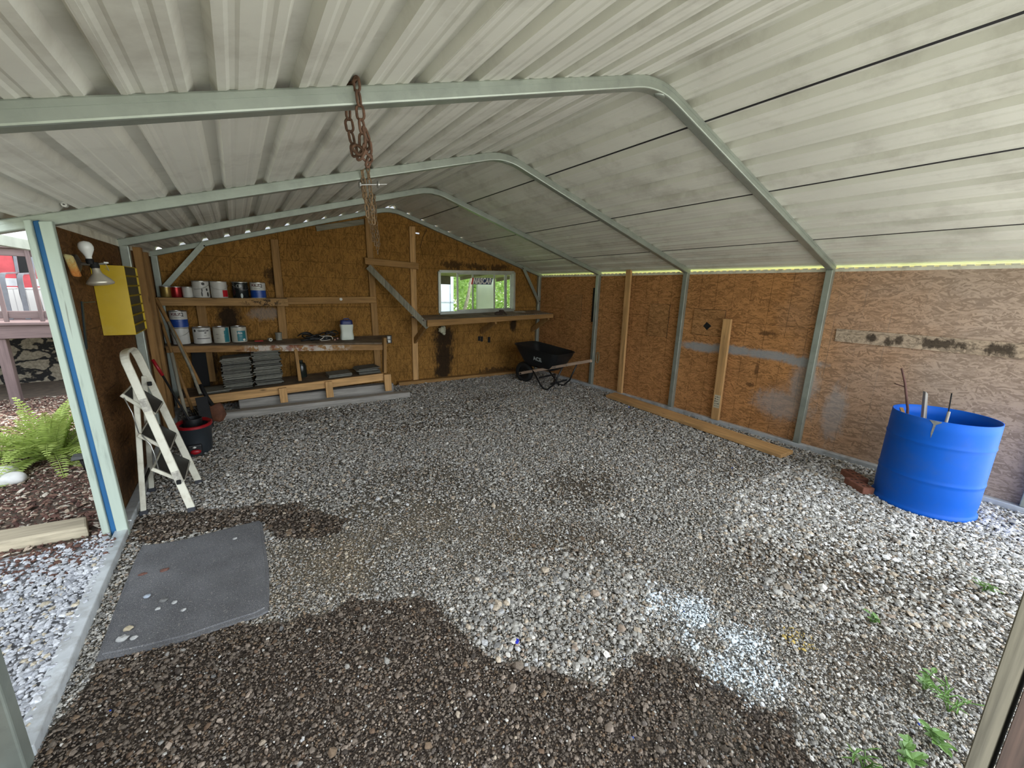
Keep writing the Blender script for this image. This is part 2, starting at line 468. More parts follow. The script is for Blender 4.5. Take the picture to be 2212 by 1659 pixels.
# eave trims with a row of closure blocks
mb = MB(); mb.box(XR+.030, XR+.052, -6.12, .03, 1.780, 1.806)
for i in range(82):
    y = -6.1+i*.0755
    mb.box(XR+.034, XR+.05, y, y+.045, 1.806, 1.818)
struct(mb.build('trim_2', m_cream, bevel=.002))
mb = MB(); mb.box(-.052, -.028, -3.04, .03, 1.785, 1.835)
for i in range(40):
    y = -3.02+i*.0755
    mb.box(-.05, -.034, y, y+.045, 1.835, 1.85)
struct(mb.build('trim_3', m_cream, bevel=.002))

# galvanized base rails
mb = MB(); mb.box(XR-.031, XR+.031, -6.15, .03, -.012, .046); struct(mb.build('baseboard_right', m_galv2, bevel=.006, seg=2))
mb = MB(); mb.box(-.031, .031, -3.0, .03, -.012, .046)
struct(mb.build('baseboard_left', m_galv2, bevel=.006, seg=2))
mb = MB()
pth = [(.001, -4.541, .016), (.003, -4.2, .020), (.002, -3.6, .021), (.001, -3.2, .014), (0, -3.0, .010)]
mb.sweep(pth, .062, .062, (1, 0, 0))
struct(mb.build('baseboard_door', m_galv2, bevel=.005, seg=2))
# sill plate along the back wall
mb = MB()
mb.hexa([(2.72, -.085, -.02), (5.42, -.085, -.06), (5.42, .033, -.06), (2.72, .033, -.02), (2.72, -.085, .06), (5.42, -.085, .045), (5.42, .033, .045), (2.72, .033, .06)])
struct(mb.build('baseboard_back', m_pine['x'], bevel=.004))

# ---------------------------------------------------------------- steel frames
def frame(y, label, left=True, right=True, braces=False):
    t = thing('steel_frame', label, 'frame', (RX, y, 0), None)
    pts = [(LX, y, EZ+SL*LX)]
    if not left: pts = [(LX, y, EZ+SL*LX)]
    b = .17
    pts += arc((RX-b, y, RZ-SL*b), (RX, y, RZ), (RX+b, y, RZ-SR*b), 8)
    pts += [(XR+.03, y, EZ-SR*.03)]
    mb = MB(); mb.sweep(pts, T, T, (0, 1, 0))
    bow = mb.build('rafter', m_galv, t, bevel=.007, seg=2)
    # crease running along the tube faces
    mb = MB(); mb.sweep([(p[0], p[1]-T/2-.0008, p[2]+.008) for p in pts], .0022, .004, (0, 1, 0))
    mb.build('seam', m_galv, bow)
    # pinched inner corner of the bend
    mb = MB(); mb.blob((RX+.045, y-.0, RZ-.052), (.05, .027, .012), 3, 2, .1)
    mb.build('crimp', m_galv, bow, smooth=True)
    if left:
        mb = MB(); mb.box(-T/2, T/2, y-T/2, y+T/2, .0465 if y > -4 else -.01, EZ-.024); mb.build('leg', m_galv, t, bevel=.006, seg=2)
    if right:
        mb = MB(); mb.box(XR-T/2, XR+T/2, y-T/2, y+T/2, .0465, EZ-.024); mb.build('leg', m_galv, t, bevel=.006, seg=2)
    if braces:
        for a, c in (((.475, y-.045, 1.965), (.03, y-.045, 1.42)), ((5.065, y-.045, 1.94), (XR-.01, y-.045, 1.31))):
            mb = MB(); mb.bar(a, c, .012, .058, (0, 1, 0)); br = mb.build('brace', m_galv, t, bevel=.002)
            for q in (a, c):
                mb = MB(); mb.lathe([(0, 0), (.010, 0), (.010, .006), (0, .006)], (0, 0, 0), 6, M4=Matrix.Translation(Vector(q)+Vector((0, -.006, -.03 if q is a else .03))) @ Matrix.Rotation(pi/2, 4, 'X'))
                mb.build('bolt', m_dark, br)
    return t
frame(0, 'galvanized roof frame standing against the back wall, with two diagonal corner braces', braces=True)
frame(-D, 'galvanized roof frame with its left leg just behind the yellow cabinet')
frame(-2*D, 'galvanized roof frame whose left end rests above the white post boards at the side doorway', left=False)
frame(-3*D, 'nearest overhead galvanized roof frame, with the big rusty chain hung over it')
frame(-4*D, 'galvanized frame at the front opening, its right leg just beyond the blue barrel')

# ---------------------------------------------------------------- window
m_alu = M('aluminium_sash', (.52, .55, .50), .4, .6, .1, 9)
def glass(name):
    N = NT(name); g = N.n('BsdfGlossy'); g.inputs['Roughness'].default_value = .03; tr = N.n('BsdfTransparent')
    tr.inputs['Color'].default_value = (.86, .9, .86, 1)
    fr = N.n('Fresnel'); fr.inputs['IOR'].default_value = 1.45
    mx = N.n('MixShader'); N.l(fr.outputs[0], mx.inputs[0]); N.l(tr.outputs[0], mx.inputs[1]); N.l(g.outputs[0], mx.inputs[2])
    N.l(mx.outputs[0], N.out.inputs['Surface']); return N.m
m_glass = glass('window_glass')
win = bpy.data.objects.new('window_1', None); COL.objects.link(win); win.location = (4.2, .03, 1.13); win['_w'] = (4.2, .03, 1.13); win['kind'] = 'structure'
def wpt(a, b):                                      # bilinear in the opening: a along x, b up
    bl, br, tr, tl = [Vector((p[0], 0, p[1])) for p in WIN]
    return (bl*(1-a)+br*a)*(1-b)+(tl*(1-a)+tr*a)*b
def wbar(mb, a0, b0, a1, b1, wd, y0, y1):
    p, q = wpt(a0, b0), wpt(a1, b1); d = (q-p).normalized(); nrm = Vector((-d.z, 0, d.x))*wd/2
    yy = Vector((0, y0, 0)), Vector((0, y1, 0))
    c = [p-nrm, q-nrm, q+nrm, p+nrm]
    mb.hexa([c[0]+yy[0], c[1]+yy[0], c[1]+yy[1], c[0]+yy[1], c[3]+yy[0], c[2]+yy[0], c[2]+yy[1], c[3]+yy[1]])
mb = MB()
for a in ((0, 0, 1, 0), (0, 1, 1, 1), (0, 0, 0, 1), (1, 0, 1, 1)): wbar(mb, *a, .045, .005, .075)
mb.build('window_frame', m_alu, win, bevel=.003)
def sash(a0, a1, y, lab=None):
    mb = MB()
    for q in ((a0, .045, a1, .045), (a0, .955, a1, .955), (a0, .03, a0, .97), (a1, .03, a1, .97)): wbar(mb, *q, .03, y, y+.016)
    sh = mb.build('sash', m_alu, win, bevel=.002)
    mb = MB(); mb.add([wpt(a0, .04)+Vector((0, y+.008, 0)), wpt(a1, .04)+Vector((0, y+.008, 0)), wpt(a1, .96)+Vector((0, y+.008, 0)), wpt(a0, .96)+Vector((0, y+.008, 0))], [(0, 1, 2, 3)])
    mb.build('glass_pane', m_glass, sh)
sash(.225, .715, .018); sash(.43, .895, .042); 
sash(.885, .97, .058)
# bumper sticker
m_stw = M('sticker_white', (.78, .76, .72), .5, var=.05); m_str = M('sticker_red', (.55, .03, .035), .5); m_stb = M('sticker_navy', (.02, .04, .12), .5)
m_stg = M('sticker_grey', (.20, .20, .22), .5)
def spt(x, y, dy=0.0):                              # sticker plane, metres from its centre; leans with the sash
    return Vector((4.262+x, .0165-dy, 1.664+y+x*.02))
stk = thing('bumper_sticker', 'white lettered bumper sticker with red and navy ends on the window glass', 'sticker', (4.262, .0165, 1.61))
def para(mb, x0, x1, h, dy, sh=.028):
    c = [spt(x0-sh/2, -h/2, dy), spt(x1-sh/2, -h/2, dy), spt(x1+sh/2, h/2, dy), spt(x0+sh/2, h/2, dy)]
    mb.add(c+[v+Vector((0, .0008, 0)) for v in c], [(0, 1, 2, 3), (7, 6, 5, 4), (0, 4, 5, 1), (1, 5, 6, 2), (2, 6, 7, 3), (3, 7, 4, 0)])
mb = MB(); para(mb, -.172, -.005, .108, 0); mb.k = 1; para(mb, -.20, -.172, .108, 0); mb.k = 2; para(mb, -.005, .20, .108, 0)
mb.build('backing', [m_stg, m_str, m_stb], stk)
mb = MB(); put_text(mb, 'NASCAR', .118, lambda x, y: spt(x*.80, y*1.15, .0012), .28, .004); mb.build('lettering', m_stw, stk)

# ================================================================ ground
P1 = [(0.10,-4.18),(0.28,-4.18),(0.52,-4.23),(0.66,-4.29),(0.77,-4.38),(0.85,-4.36),(0.97,-4.40),(1.02,-4.38),(1.13,-4.43),(1.23,-4.51),(1.31,-4.49),(1.41,-4.57),(1.42,-4.76),(1.45,-4.86),(1.43,-4.95),(1.46,-5.02),(1.60,-5.14),(1.65,-5.22),(1.71,-5.32),(1.76,-5.40),(1.90,-5.34),(2.01,-5.33),(2.13,-5.45),(2.19,-5.62),(2.26,-5.80),(2.29,-6.03),(1.83,-5.73),(1.18,-5.32),(0.56,-4.92),(0.05,-4.59),(0.08,-4.43)]
P1 = P1[:26]+[(2.2,-6.5),(1.6,-6.5),(-.03,-6.5),(-.03,-4.5)]+P1[30:]
P2 = [(0.0,-2.85),(0.37,-3.00),(0.60,-3.07),(0.93,-3.23),(1.08,-3.43),(1.19,-3.63),(1.15,-3.73),(0.97,-3.74),(0.79,-3.61),(0.72,-3.38),(0.36,-3.28),(0.14,-3.28),(0.0,-3.2)]
def inpoly(x, y, poly):
    r = np.zeros(x.shape, bool); n = len(poly); j = n-1
    for i in range(n):
        xi, yi = poly[i]; xj, yj = poly[j]
        c = ((yi > y) != (yj > y)) & (x < (xj-xi)*(y-yi)/(yj-yi+1e-12)+xi)
        r ^= c; j = i
    return r
def vnoise(x, y, s, seed=0):
    """value noise, vectorised"""
    x = x*s+seed*17.3; y = y*s+seed*9.1
    xi = np.floor(x).astype(np.int64); yi = np.floor(y).astype(np.int64); fx = x-xi; fy = y-yi
    fx = fx*fx*(3-2*fx); fy = fy*fy*(3-2*fy)
    def h(a, b):
        k = (a*374761393+b*668265263+seed*974711) & 0x7fffffff
        k = ((k ^ (k >> 13))*1274126177) & 0x7fffffff
        return ((k ^ (k >> 16)) & 0xffff)/65535.0
    return (h(xi, yi)*(1-fx)+h(xi+1, yi)*fx)*(1-fy)+(h(xi, yi+1)*(1-fx)+h(xi+1, yi+1)*fx)*fy
def fbm(x, y, s, seed=0, o=4):
    r = 0; a = .5
    for i in range(o): r = r+a*vnoise(x, y, s*2**i, seed+i); a *= .5
    return r/(1-.5**o)
def ell(x, y, E, soft=.5):
    r = np.zeros(x.shape)
    for cx, cy, rx, ry, ang, k in E:
        c, s = cos(ang), sin(ang); dx, dy = x-cx, y-cy
        d = np.sqrt(((dx*c+dy*s)/rx)**2+((-dx*s+dy*c)/ry)**2)+(fbm(x, y, 5, 5)-.5)*.9
        r = np.maximum(r, k*np.clip((1.05-d)/soft, 0, 1))
    return r
BROWN = [(2.85, -4.05, .55, .35, .3, .8), (2.25, -4.55, .7, .35, -.5, .6), (3.35, -5.55, .9, .38, -.6, .75), (2.95, -5.95, .5, .25, -.3, .7), (1.95, -3.2, .6, .3, .2, .3),
         (2.6, -1.9, 1.1, .5, .3, .45), (4.7, -2.6, .5, .8, 0, .4), (1.3, -1.1, 1.0, .35, 0, .45), (3.6, -1.35, 1.0, .3, 0, .5), (4.3, -4.4, .4, .6, .3, .3)]
TAN = [(1.0, -4.02, .55, .36, .2, .95), (1.45, -3.9, .7, .45, 0, .6), (1.9, -4.2, .6, .4, 0, .35)]
PAINT = [(2.41, -5.34, .17, .13, .5, .9), (2.45, -5.55, .17, .12, -.3, .8), (2.28, -5.58, .14, .11, 0, .75), (2.33, -5.22, .16, .10, .4, .55), (2.36, -5.70, .17, .10, 0, .5), (2.29, -5.42, .09, .16, 0, .6)]
def region(x, y):
    jx = x+(fbm(x, y, 9, 1)-.5)*.10; jy = y+(fbm(x, y, 9, 2)-.5)*.10
    dirt = (inpoly(jx, jy, P1) | inpoly(jx, jy, P2)).astype(float)
    # right-hand fringe of the wet earth thins out into pale stones
    fade = np.clip((x-1.55-(y+5.9)*.5)/.7, 0, 1)*(y < -5.2)
    dirt = dirt*(1-.75*fade*(fbm(x, y, 6, 4) > .42))
    brown = ell(x, y, BROWN, .9); tan = ell(x, y, TAN, .9); paint = ell(x, y, PAINT, .7)
    paint = paint*(np.hypot((x-2.345)/.05, (y+5.47)/.07) > 1)
    return dirt, brown, tan, paint
DUST = np.array([.225, .205, .175]); DIRT = np.array([.098, .076, .061]); BRN = np.array([.12, .092, .068]); TANC = np.array([.36, .295, .215])
def ground_color(x, y):
    d, b, t, p = region(x, y)
    c = np.repeat(DUST[None], len(x), 0)*(0.75+.5*fbm(x, y, 14, 8))[:, None]
    for k, cc, a in ((b, BRN, .85), (t, TANC, .7)): c = c*(1-a*k)[:, None]+cc*(a*k)[:, None]
    c = c*(1-d)[:, None]+DIRT*(.75+.5*fbm(x, y, 10, 9))[:, None]*d[:, None]
    c = c*(1-.6*p)[:, None]+np.array([.55, .62, .68])*(.6*p)[:, None]
    return c, d, b, t, p
# floor mesh with soil colour baked from the patches above
nx, ny = 276, 322
gx = np.linspace(-.03, 5.52, nx); gy = np.linspace(-6.45, .05, ny)
X, Y = np.meshgrid(gx, gy); X = X.ravel(); Y = Y.ravel()
Z = -.006+(fbm(X, Y, 1.2, 3)-.5)*.012
gc, *_ = ground_color(X, Y)
me = bpy.data.meshes.new('floor'); me.vertices.add(len(X)); me.vertices.foreach_set('co', np.c_[X, Y, Z].ravel())
q = (np.arange(ny-1)[:, None]*nx+np.arange(nx-1)[None]).ravel()
F = np.c_[q, q+1, q+1+nx, q+nx].astype(np.int32)
me.loops.add(F.size); me.loops.foreach_set('vertex_index', F.ravel())
me.polygons.add(len(F)); me.polygons.foreach_set('loop_start', np.arange(0, F.size, 4)); me.polygons.foreach_set('use_smooth', np.ones(len(F), bool))
ca = me.color_attributes.new('soil', 'FLOAT_COLOR', 'POINT'); ca.data.foreach_set('color', np.c_[gc, np.ones(len(X))].ravel())
me.update(calc_edges=True)
N = NT('gravel_soil'); at = N.n('Attribute', attribute_name='soil'); o = N.obj()
vo = N.n('TexVoronoi'); N.set(vo, Scale=150); N.l(o, vo.inputs['Vector'])
sp = N.n('SeparateColor'); N.l(vo.outputs['Color'], sp.inputs[0])
cell = N.ramp(sp.outputs[0], [(0, (.35, .35, .36)), (.55, (.85, .84, .82)), (.85, (1.3, 1.28, 1.2)), (1, (2.2, 2.2, 2.1))])
c = N.mix(.85, at.outputs['Color'], cell, 'MULTIPLY')
edge = N.ramp(vo.outputs['Distance'], [(.25, (1, 1, 1)), (.75, (.35, .33, .3))])
c = N.mix(.8, c, edge, 'MULTIPLY')
N.l(c, N.p.inputs['Base Color']); N.p.inputs['Roughness'].default_value = .85; N.p.inputs['Specular IOR Level'].default_value = .25
N.bump(N.math('SUBTRACT', 1.0, vo.outputs['Distance']), .8, .006)
me.materials.append(N.m)
fl = struct(bpy.data.objects.new('floor', me)); COL.objects.link(fl)

# ---------------------------------------------------------------- scattered stones (one uncountable mass)
def ico():
    t = (1+5**.5)/2
    v = np.array([(-1,t,0),(1,t,0),(-1,-t,0),(1,-t,0),(0,-1,t),(0,1,t),(0,-1,-t),(0,1,-t),(t,0,-1),(t,0,1),(-t,0,-1),(-t,0,1)], float)
    v /= np.linalg.norm(v[0])
    f = np.array([(0,11,5),(0,5,1),(0,1,7),(0,7,10),(0,10,11),(1,5,9),(5,11,4),(11,10,2),(10,7,6),(7,1,8),(3,9,4),(3,4,2),(3,2,6),(3,6,8),(3,8,9),(4,9,5),(2,4,11),(6,2,10),(8,6,7),(9,8,1)])
    return v, f
def stones(name, x, y, z, size, col, mat, flat=(.45, .9), elong=(.6, 1.0), label=None, cat=None):
    v0, f0 = ico(); n = len(x)
    var = v0[None]*(1+RNG.uniform(-.28, .28, (24, 12, 1)))
    pick = RNG.integers(0, 24, n); V = var[pick]
    sc = np.stack([size, size*RNG.uniform(*elong, n), size*RNG.uniform(*flat, n)*.8], 1)
    V = V*sc[:, None, :]
    a = RNG.uniform(0, 2*pi, n); tl = RNG.normal(0, .30, n)
    ct, st = np.cos(tl)[:, None], np.sin(tl)[:, None]
    V = np.stack([V[..., 0]*ct-V[..., 2]*st, V[..., 1], V[..., 0]*st+V[..., 2]*ct], -1)
    ca_, sa = np.cos(a)[:, None], np.sin(a)[:, None]
    V = np.stack([V[..., 0]*ca_-V[..., 1]*sa, V[..., 0]*sa+V[..., 1]*ca_, V[..., 2]], -1)
    V = V+np.stack([x, y, z], 1)[:, None, :]
    Fc = (f0[None]+(np.arange(n)*12)[:, None, None]).reshape(-1, 3).astype(np.int32)
    me = bpy.data.meshes.new(name); me.vertices.add(n*12); me.vertices.foreach_set('co', V.reshape(-1))
    me.loops.add(Fc.size); me.loops.foreach_set('vertex_index', Fc.ravel())
    me.polygons.add(len(Fc)); me.polygons.foreach_set('loop_start', np.arange(0, Fc.size, 3)); me.polygons.foreach_set('use_smooth', np.zeros(len(Fc), bool))
    at = me.color_attributes.new('stone', 'FLOAT_COLOR', 'POINT')
    at.data.foreach_set('color', np.repeat(np.c_[col, np.ones(n)], 12, 0).ravel())
    me.update(calc_edges=True); me.materials.append(mat)
    ob = bpy.data.objects.new(name, me); COL.objects.link(ob); ob['kind'] = 'stuff'
    if label: tag(ob, label, cat)
    return ob
N = NT('stones'); at = N.n('Attribute', attribute_name='stone'); nz = N.noise(N.obj(), 130, 2)
N.l(N.mix(.6, at.outputs['Color'], N.ramp(nz, [(.3, (.6, .6, .6)), (.7, (1.3, 1.3, 1.3))]), 'MULTIPLY'), N.p.inputs['Base Color'])
N.p.inputs['Roughness'].default_value = .85; N.p.inputs['Specular IOR Level'].default_value = .15
m_stone = N.m
PAL = np.array([(.33, .325, .31), (.24, .235, .225), (.45, .44, .42), (.58, .57, .55), (.15, .15, .15), (.36, .31, .25), (.27, .22, .18), (.40, .41, .43)])
PW = np.array([.30, .22, .15, .04, .08, .10, .07, .04]); PW /= PW.sum()
def scatter(n, x0, x1, y0, y1): return RNG.uniform(x0, x1, n), RNG.uniform(y0, y1, n)
MAT_POLY = [(0.12,-3.30),(0.32,-3.35),(0.71,-3.36),(0.72,-3.90),(0.70,-4.25),(0.39,-4.24),(0.10,-4.18),(0.10,-3.83)]
sx, sy, ss = [], [], []
def zone(dens, cond, mean, sig, area=(-.0, 5.45, -6.42, -.02)):
    A = (area[1]-area[0])*(area[3]-area[2]); x, y = scatter(int(dens*A), *area)
    dist = np.hypot(x-CAM_LOC.x, y-CAM_LOC.y); k = cond(dist, x, y); x, y = x[k], y[k]
    sx.append(x); sy.append(y); ss.append(np.clip(RNG.lognormal(math.log(mean), sig, len(x)), .0022, .028))
# bearing of the camera's view, so that nothing is wasted behind it
def seen(x, y): return ((x-CAM_LOC.x)*_fwd.x+(y-CAM_LOC.y)*_fwd.y) > -.1
zone(18000, lambda d, x, y: (d < 2.6) & seen(x, y), .0036, .34)
zone(1700, lambda d, x, y: (d < 2.6) & seen(x, y), .0066, .34)
zone(7500, lambda d, x, y: (d >= 2.6) & (d < 4.2), .0060, .38)
zone(4200, lambda d, x, y: d >= 4.2, .0085, .36)
zone(2600, lambda d, x, y: np.hypot((x-2.0)/.55, (y+4.9)/.42) < 1, .0085, .40)
zone(2600, lambda d, x, y: (np.hypot((x-4.3)/1.4, (y+5.5)/.75) < 1), .0095, .36)
x = np.concatenate(sx); y = np.concatenate(sy); s = np.concatenate(ss)
k = ~inpoly(x, y, MAT_POLY); x, y, s = x[k], y[k], s[k]
_, d, b, t, p = ground_color(x, y)
u = RNG.uniform(size=len(x))
fine = np.clip(t+.9*(np.hypot((x-1.55)/.75, (y+3.75)/.75) < 1)*fbm(x, y, 4, 12), 0, 1)     # trodden, dusty middle
keep = u > np.maximum.reduce([.58*b, .60*fine, .25*d]); x, y, s, d, b, t, p = [q[keep] for q in (x, y, s, d, b, t, p)]
col = PAL[RNG.choice(len(PAL), len(x), p=PW)]*np.array([1.08, 1.05, 1.0])*RNG.uniform(.82, 1.25, (len(x), 1))
v = RNG.uniform(size=len(x))
pale = (v < .07)
dk = (d > .5) & ~pale
col[dk] = col[dk]*np.array([.43, .365, .32])
bk = v < .55*b; col[bk] = col[bk]*np.array([.52, .46, .40])
tk = v < .6*t; col[tk] = col[tk]*np.array([1.0, .90, .76])
pk = RNG.uniform(size=len(x)) < 1.05*p; col[pk] = np.array([.74, .81, .86])*RNG.uniform(.85, 1.1, (pk.sum(), 1))
rt = np.clip((x-3.3)/1.2, 0, 1)*np.clip((-4.6-y)/.6, 0, 1); br = RNG.uniform(size=len(x)) < .45*rt
col[br] = np.array([.66, .65, .63])*RNG.uniform(.8, 1.15, (br.sum(), 1))
yl = (np.hypot(x-2.71, y+5.69) < .07) & (v < .3); col[yl] = (.42, .31, .10)
bl = RNG.uniform(size=len(x)) < .00015; col[bl] = (.04, .08, .40)
stones('gravel', x, y, .002+s*RNG.uniform(-.1, .45, len(x)), s, np.clip(col, 0, 1), m_stone,
       label='loose grey gravel spread over the whole shed floor', cat='gravel')

mb = MB(); mb.add([(5.7, -24, -.03), (22, -24, -.03), (22, .2, -.03), (5.7, .2, -.03)], [(0, 1, 2, 3)])
struct(mb.build('lawn', M('sunny_grass', (.36, .44, .13), .9, 0, .3, 5, .5, 40), fix=False))
# ---------------------------------------------------------------- outside ground, pale gravel and mulch by the doorway
m_soil = M('outside_soil', (.10, .075, .055), .9, 0, .4, 12, .6, 60)
m_yard = M('yard_ground', (.30, .31, .22), .9, 0, .3, 3)
mb = MB(); mb.add([(-60, -60, -.05), (60, -60, -.05), (60, 60, -.05), (-60, 60, -.05)], [(0, 1, 2, 3)]); struct(mb.build('ground', m_yard, fix=False))
mb = MB(); mb.add([(1.2, -26, -.02), (18, -26, -.02), (18, -6.46, -.02), (1.2, -6.46, -.02)], [(0, 1, 2, 3)])
struct(mb.build('bounce_ground', M('pale_bounce_ground', (.56, .54, .50), .9, 0, .2, 30, .5, 90), fix=False))  # unseen pale ground, added front right to bounce light up onto the roof
mb = MB(); mb.add([(-2.6, -6.4, -.012), (-.03, -6.4, -.012), (-.03, -3.02, -.012), (-2.6, -3.02, -.012)], [(0, 1, 2, 3)])
struct(mb.build('path', M('pale_gravel_base', (.30, .30, .31), .9, 0, .4, 90, .8, 120), fix=False))
mb = MB(); mb.add([(-4.0, -3.02, -.012), (-.03, -3.02, -.012), (-.03, 3.0, -.012), (-4.0, 3.0, -.012)], [(0, 1, 2, 3)])
struct(mb.build('flower_bed', m_soil, fix=False))
x, y = scatter(17000, -1.15, -.005, -5.2, -2.98); kk = (y < -3.06+(fbm(x, y, 5, 3)-.5)*.16) & ~((x > -.045) & (y > -3.2)); x, y = x[kk], y[kk]
s = np.clip(RNG.lognormal(math.log(.0082), .38, len(x)), .004, .020)
col = np.array([(.52, .53, .56), (.42, .43, .46), (.62, .63, .66), (.33, .34, .37), (.50, .44, .34)])[RNG.choice(5, len(x), p=[.32, .25, .22, .15, .06])]
dd = RNG.uniform(size=len(x)) < .55*np.clip((y+3.45)/.35, 0, 1); col[dd] = np.array([.13, .07, .055])
stones('gravel', x, y, s*RNG.uniform(-.2, .5, len(x))+.045*np.clip((x+.16)/.12, 0, 1), s, col, m_stone, label='pale bluish gravel outside the side doorway, beyond the metal threshold rail', cat='gravel')
# bark mulch
x, y = scatter(24000, -1.9, -.06, -3.06, 1.4); s = np.clip(RNG.lognormal(math.log(.0125), .42, len(x)), .005, .034)
col = np.array([(.14, .075, .06), (.09, .05, .042), (.20, .12, .09), (.42, .34, .26), (.55, .50, .42)])[RNG.choice(5, len(x), p=[.30, .22, .20, .17, .11])]
stones('mulch', x, y, s*RNG.uniform(-.1, .3, len(x)), s, col, m_stone, flat=(.2, .4), elong=(.25, .6), label='reddish brown bark mulch around the fern outside', cat='mulch')

# ================================================================ lumber on the walls
def lumber(name, label, cat, p, mat, group=None, bevel=.003):
    mb = MB(); mb.hexa(p); return tag(mb.build(name, mat, bevel=bevel), label, cat, group)
def quad_on_wall(pts, y0, y1):
    """pts: four (x, z) corners bl, br, tr, tl; y1 is the wall side"""
    (a, b, c, d) = pts
    return [(a[0], y0, a[1]), (b[0], y0, b[1]), (b[0], y1, b[1]), (a[0], y1, a[1]), (d[0], y0, d[1]), (c[0], y0, c[1]), (c[0], y1, c[1]), (d[0], y1, d[1])]
W1 = YW-.001
lumber('wall_stud', 'vertical pine stud rising above the paint can shelves, right of the blue and white can', 'stud',
       quad_on_wall([(1.155, .72), (1.248, .72), (1.246, 2.08), (1.160, 2.075)], W1-.038, W1), m_pine['z'])
lumber('wall_stud', 'short pine stud on the back wall under the row of red and white cans', 'stud',
       quad_on_wall([(.315, .30), (.405, .30), (.40, 1.25), (.312, 1.25)], W1-.038, W1), m_pine['z'])
lumber('wall_stud', 'pine stud left of the boarded doorway, the hanging chains in front of its top', 'stud',
       quad_on_wall([(2.385, .30), (2.478, .30), (2.43, 2.49), (2.345, 2.465)], W1-.038, W1), m_pine['z'])
lumber('wall_stud', 'tall pine stud right of the boarded doorway, left of the window', 'stud',
       quad_on_wall([(2.986, -.02), (3.076, -.02), (3.083, 2.425), (2.992, 2.42)], W1-.038, W1), m_pinel['z'])
lumber('door_header', 'short horizontal pine board bridging the two studs of the boarded doorway', 'board',
       quad_on_wall([(2.308, 1.835), (3.108, 1.80), (3.107, 1.895), (2.306, 1.925)], W1-.078, W1-.039), m_pine['x'])
lumber('gable_board', 'grey weathered board nailed high on the back wall under the roof slope', 'board',
       quad_on_wall([(1.715, 2.225), (2.34, 2.378), (2.335, 2.452), (1.703, 2.292)], W1-.02, W1), m_grey['x'])
mb = MB(); mb.bar((2.345, -.062, 1.80), (3.06, -.50, .955), .035, .085, (0.35, 1, 0.1))
tag(mb.build('diagonal_board', m_grey['z'], bevel=.003), 'grey weathered board running diagonally down from the doorway header to the bench', 'board')
lumber('shelf_rail', 'horizontal pine board on the back wall continuing the top shelf to the right', 'board',
       quad_on_wall([(1.276, 1.262), (2.440, 1.288), (2.440, 1.379), (1.276, 1.352)], W1-.076, W1-.039), m_pine['x'])
mb = MB(); mb.blob((1.95, W1-.079, 1.337), (.021, .004, .021), 3, 2, .1)
tag(mb.build('foam_dab', M('white_foam', (.75, .74, .68), .8), smooth=True), 'small round white dab stuck on the pine board right of the top shelf', 'foam')
# left wall studs near the back corner
lumber('wall_stud', 'rough pine stud on the left wall, nearer the yellow cabinet than the garden tools', 'stud',
       [(-.030, -.99, .0), (.03, -.99, .0), (.03, -.90, .0), (-.030, -.90, .0), (-.030, -1.0, 1.82), (.03, -1.0, 1.82), (.03, -.91, 1.82), (-.030, -.91, 1.82)], m_pine['z'])
lumber('wall_stud', 'dark pine stud on the left wall right behind the leaning garden tools', 'stud',
       [(-.030, -.62, .0), (.02, -.62, .0), (.02, -.53, .0), (-.030, -.53, .0), (-.030, -.60, 1.80), (.02, -.60, 1.80), (.02, -.51, 1.80), (-.030, -.51, 1.80)], m_pine['z'])
# right wall studs
lumber('wall_stud', 'full height pine stud on the right wall behind the end of the floor plank', 'stud',
       [(5.44, -2.215, .045), (5.478, -2.215, .045), (5.478, -2.126, .045), (5.44, -2.126, .045), (5.44, -2.185, 1.862), (5.478, -2.185, 1.835), (5.478, -2.096, 1.835), (5.44, -2.096, 1.862)], m_pinel['z'])
st = lumber('wall_stud', 'half height pine stud on the right wall beside the square patch with the dark hole', 'stud',
       [(5.44, -3.735, .05), (5.478, -3.735, .05), (5.478, -3.640, .05), (5.44, -3.640, .05), (5.44, -3.712, 1.268), (5.478, -3.712, 1.268), (5.478, -3.618, 1.268), (5.44, -3.618, 1.268)], m_pinel['z'])
mb = MB()
mb.box(5.4385, 5.4393, -3.725, -3.652, .20, .36)
mb.k = 1
rr = random.Random(4)
for r_ in range(5):
    for q in range(3):
        yy = -3.716+q*.021; zz = .222+r_*.027
        mb.box(5.4378, 5.4384, yy, yy+rr.uniform(.008, .018), zz, zz+rr.uniform(.004, .012))
sl = mb.build('stamp', [M('stamp_cream', (.55, .50, .36), .7), m_dark], st); sl['label'] = 'cream coloured stamp with black marks near the foot'

# osb patches
m_patch = osb('osb_patch', 'yz', (.41, .21, .085), 'u', 3.0)
def patch(label, y0, y1, z0, z1, sk=.0):
    mb = MB()
    for k, (e, x0, x1) in enumerate(((0, 5.498, 5.506), (.004, 5.506, 5.5115))):
        mb.k = k
        mb.hexa([(x0, y1+e, z0-e), (x1, y1+e, z0-e), (x1, y0-e, z0+sk-e), (x0, y0-e, z0+sk-e), (x0, y1+e, z1+e), (x1, y1+e, z1+e), (x1, y0-e, z1+sk*.4+e), (x0, y0-e, z1+sk*.4+e)])
    return tag(mb.build('board_patch', [m_patch, m_edge], base=(0, 0, 0)), label, 'patch')
m_edge = M('board_edge_shade', (.07, .035, .015), .9)  # dark cut edge, widened into a painted shadow line around each patch
patch('square chipboard patch on the right wall with a dark diamond shaped hole', -3.60, -3.205, 1.05, 1.36)
patch('plain chipboard patch on the right wall just right of the full height stud', -2.84, -2.53, .965, 1.395)
patch('dim chipboard patch on the right wall above the wheelbarrow handles', -1.15, -.75, 1.06, 1.478)
mb = MB(); cy, cz, q = -3.395, 1.165, .052
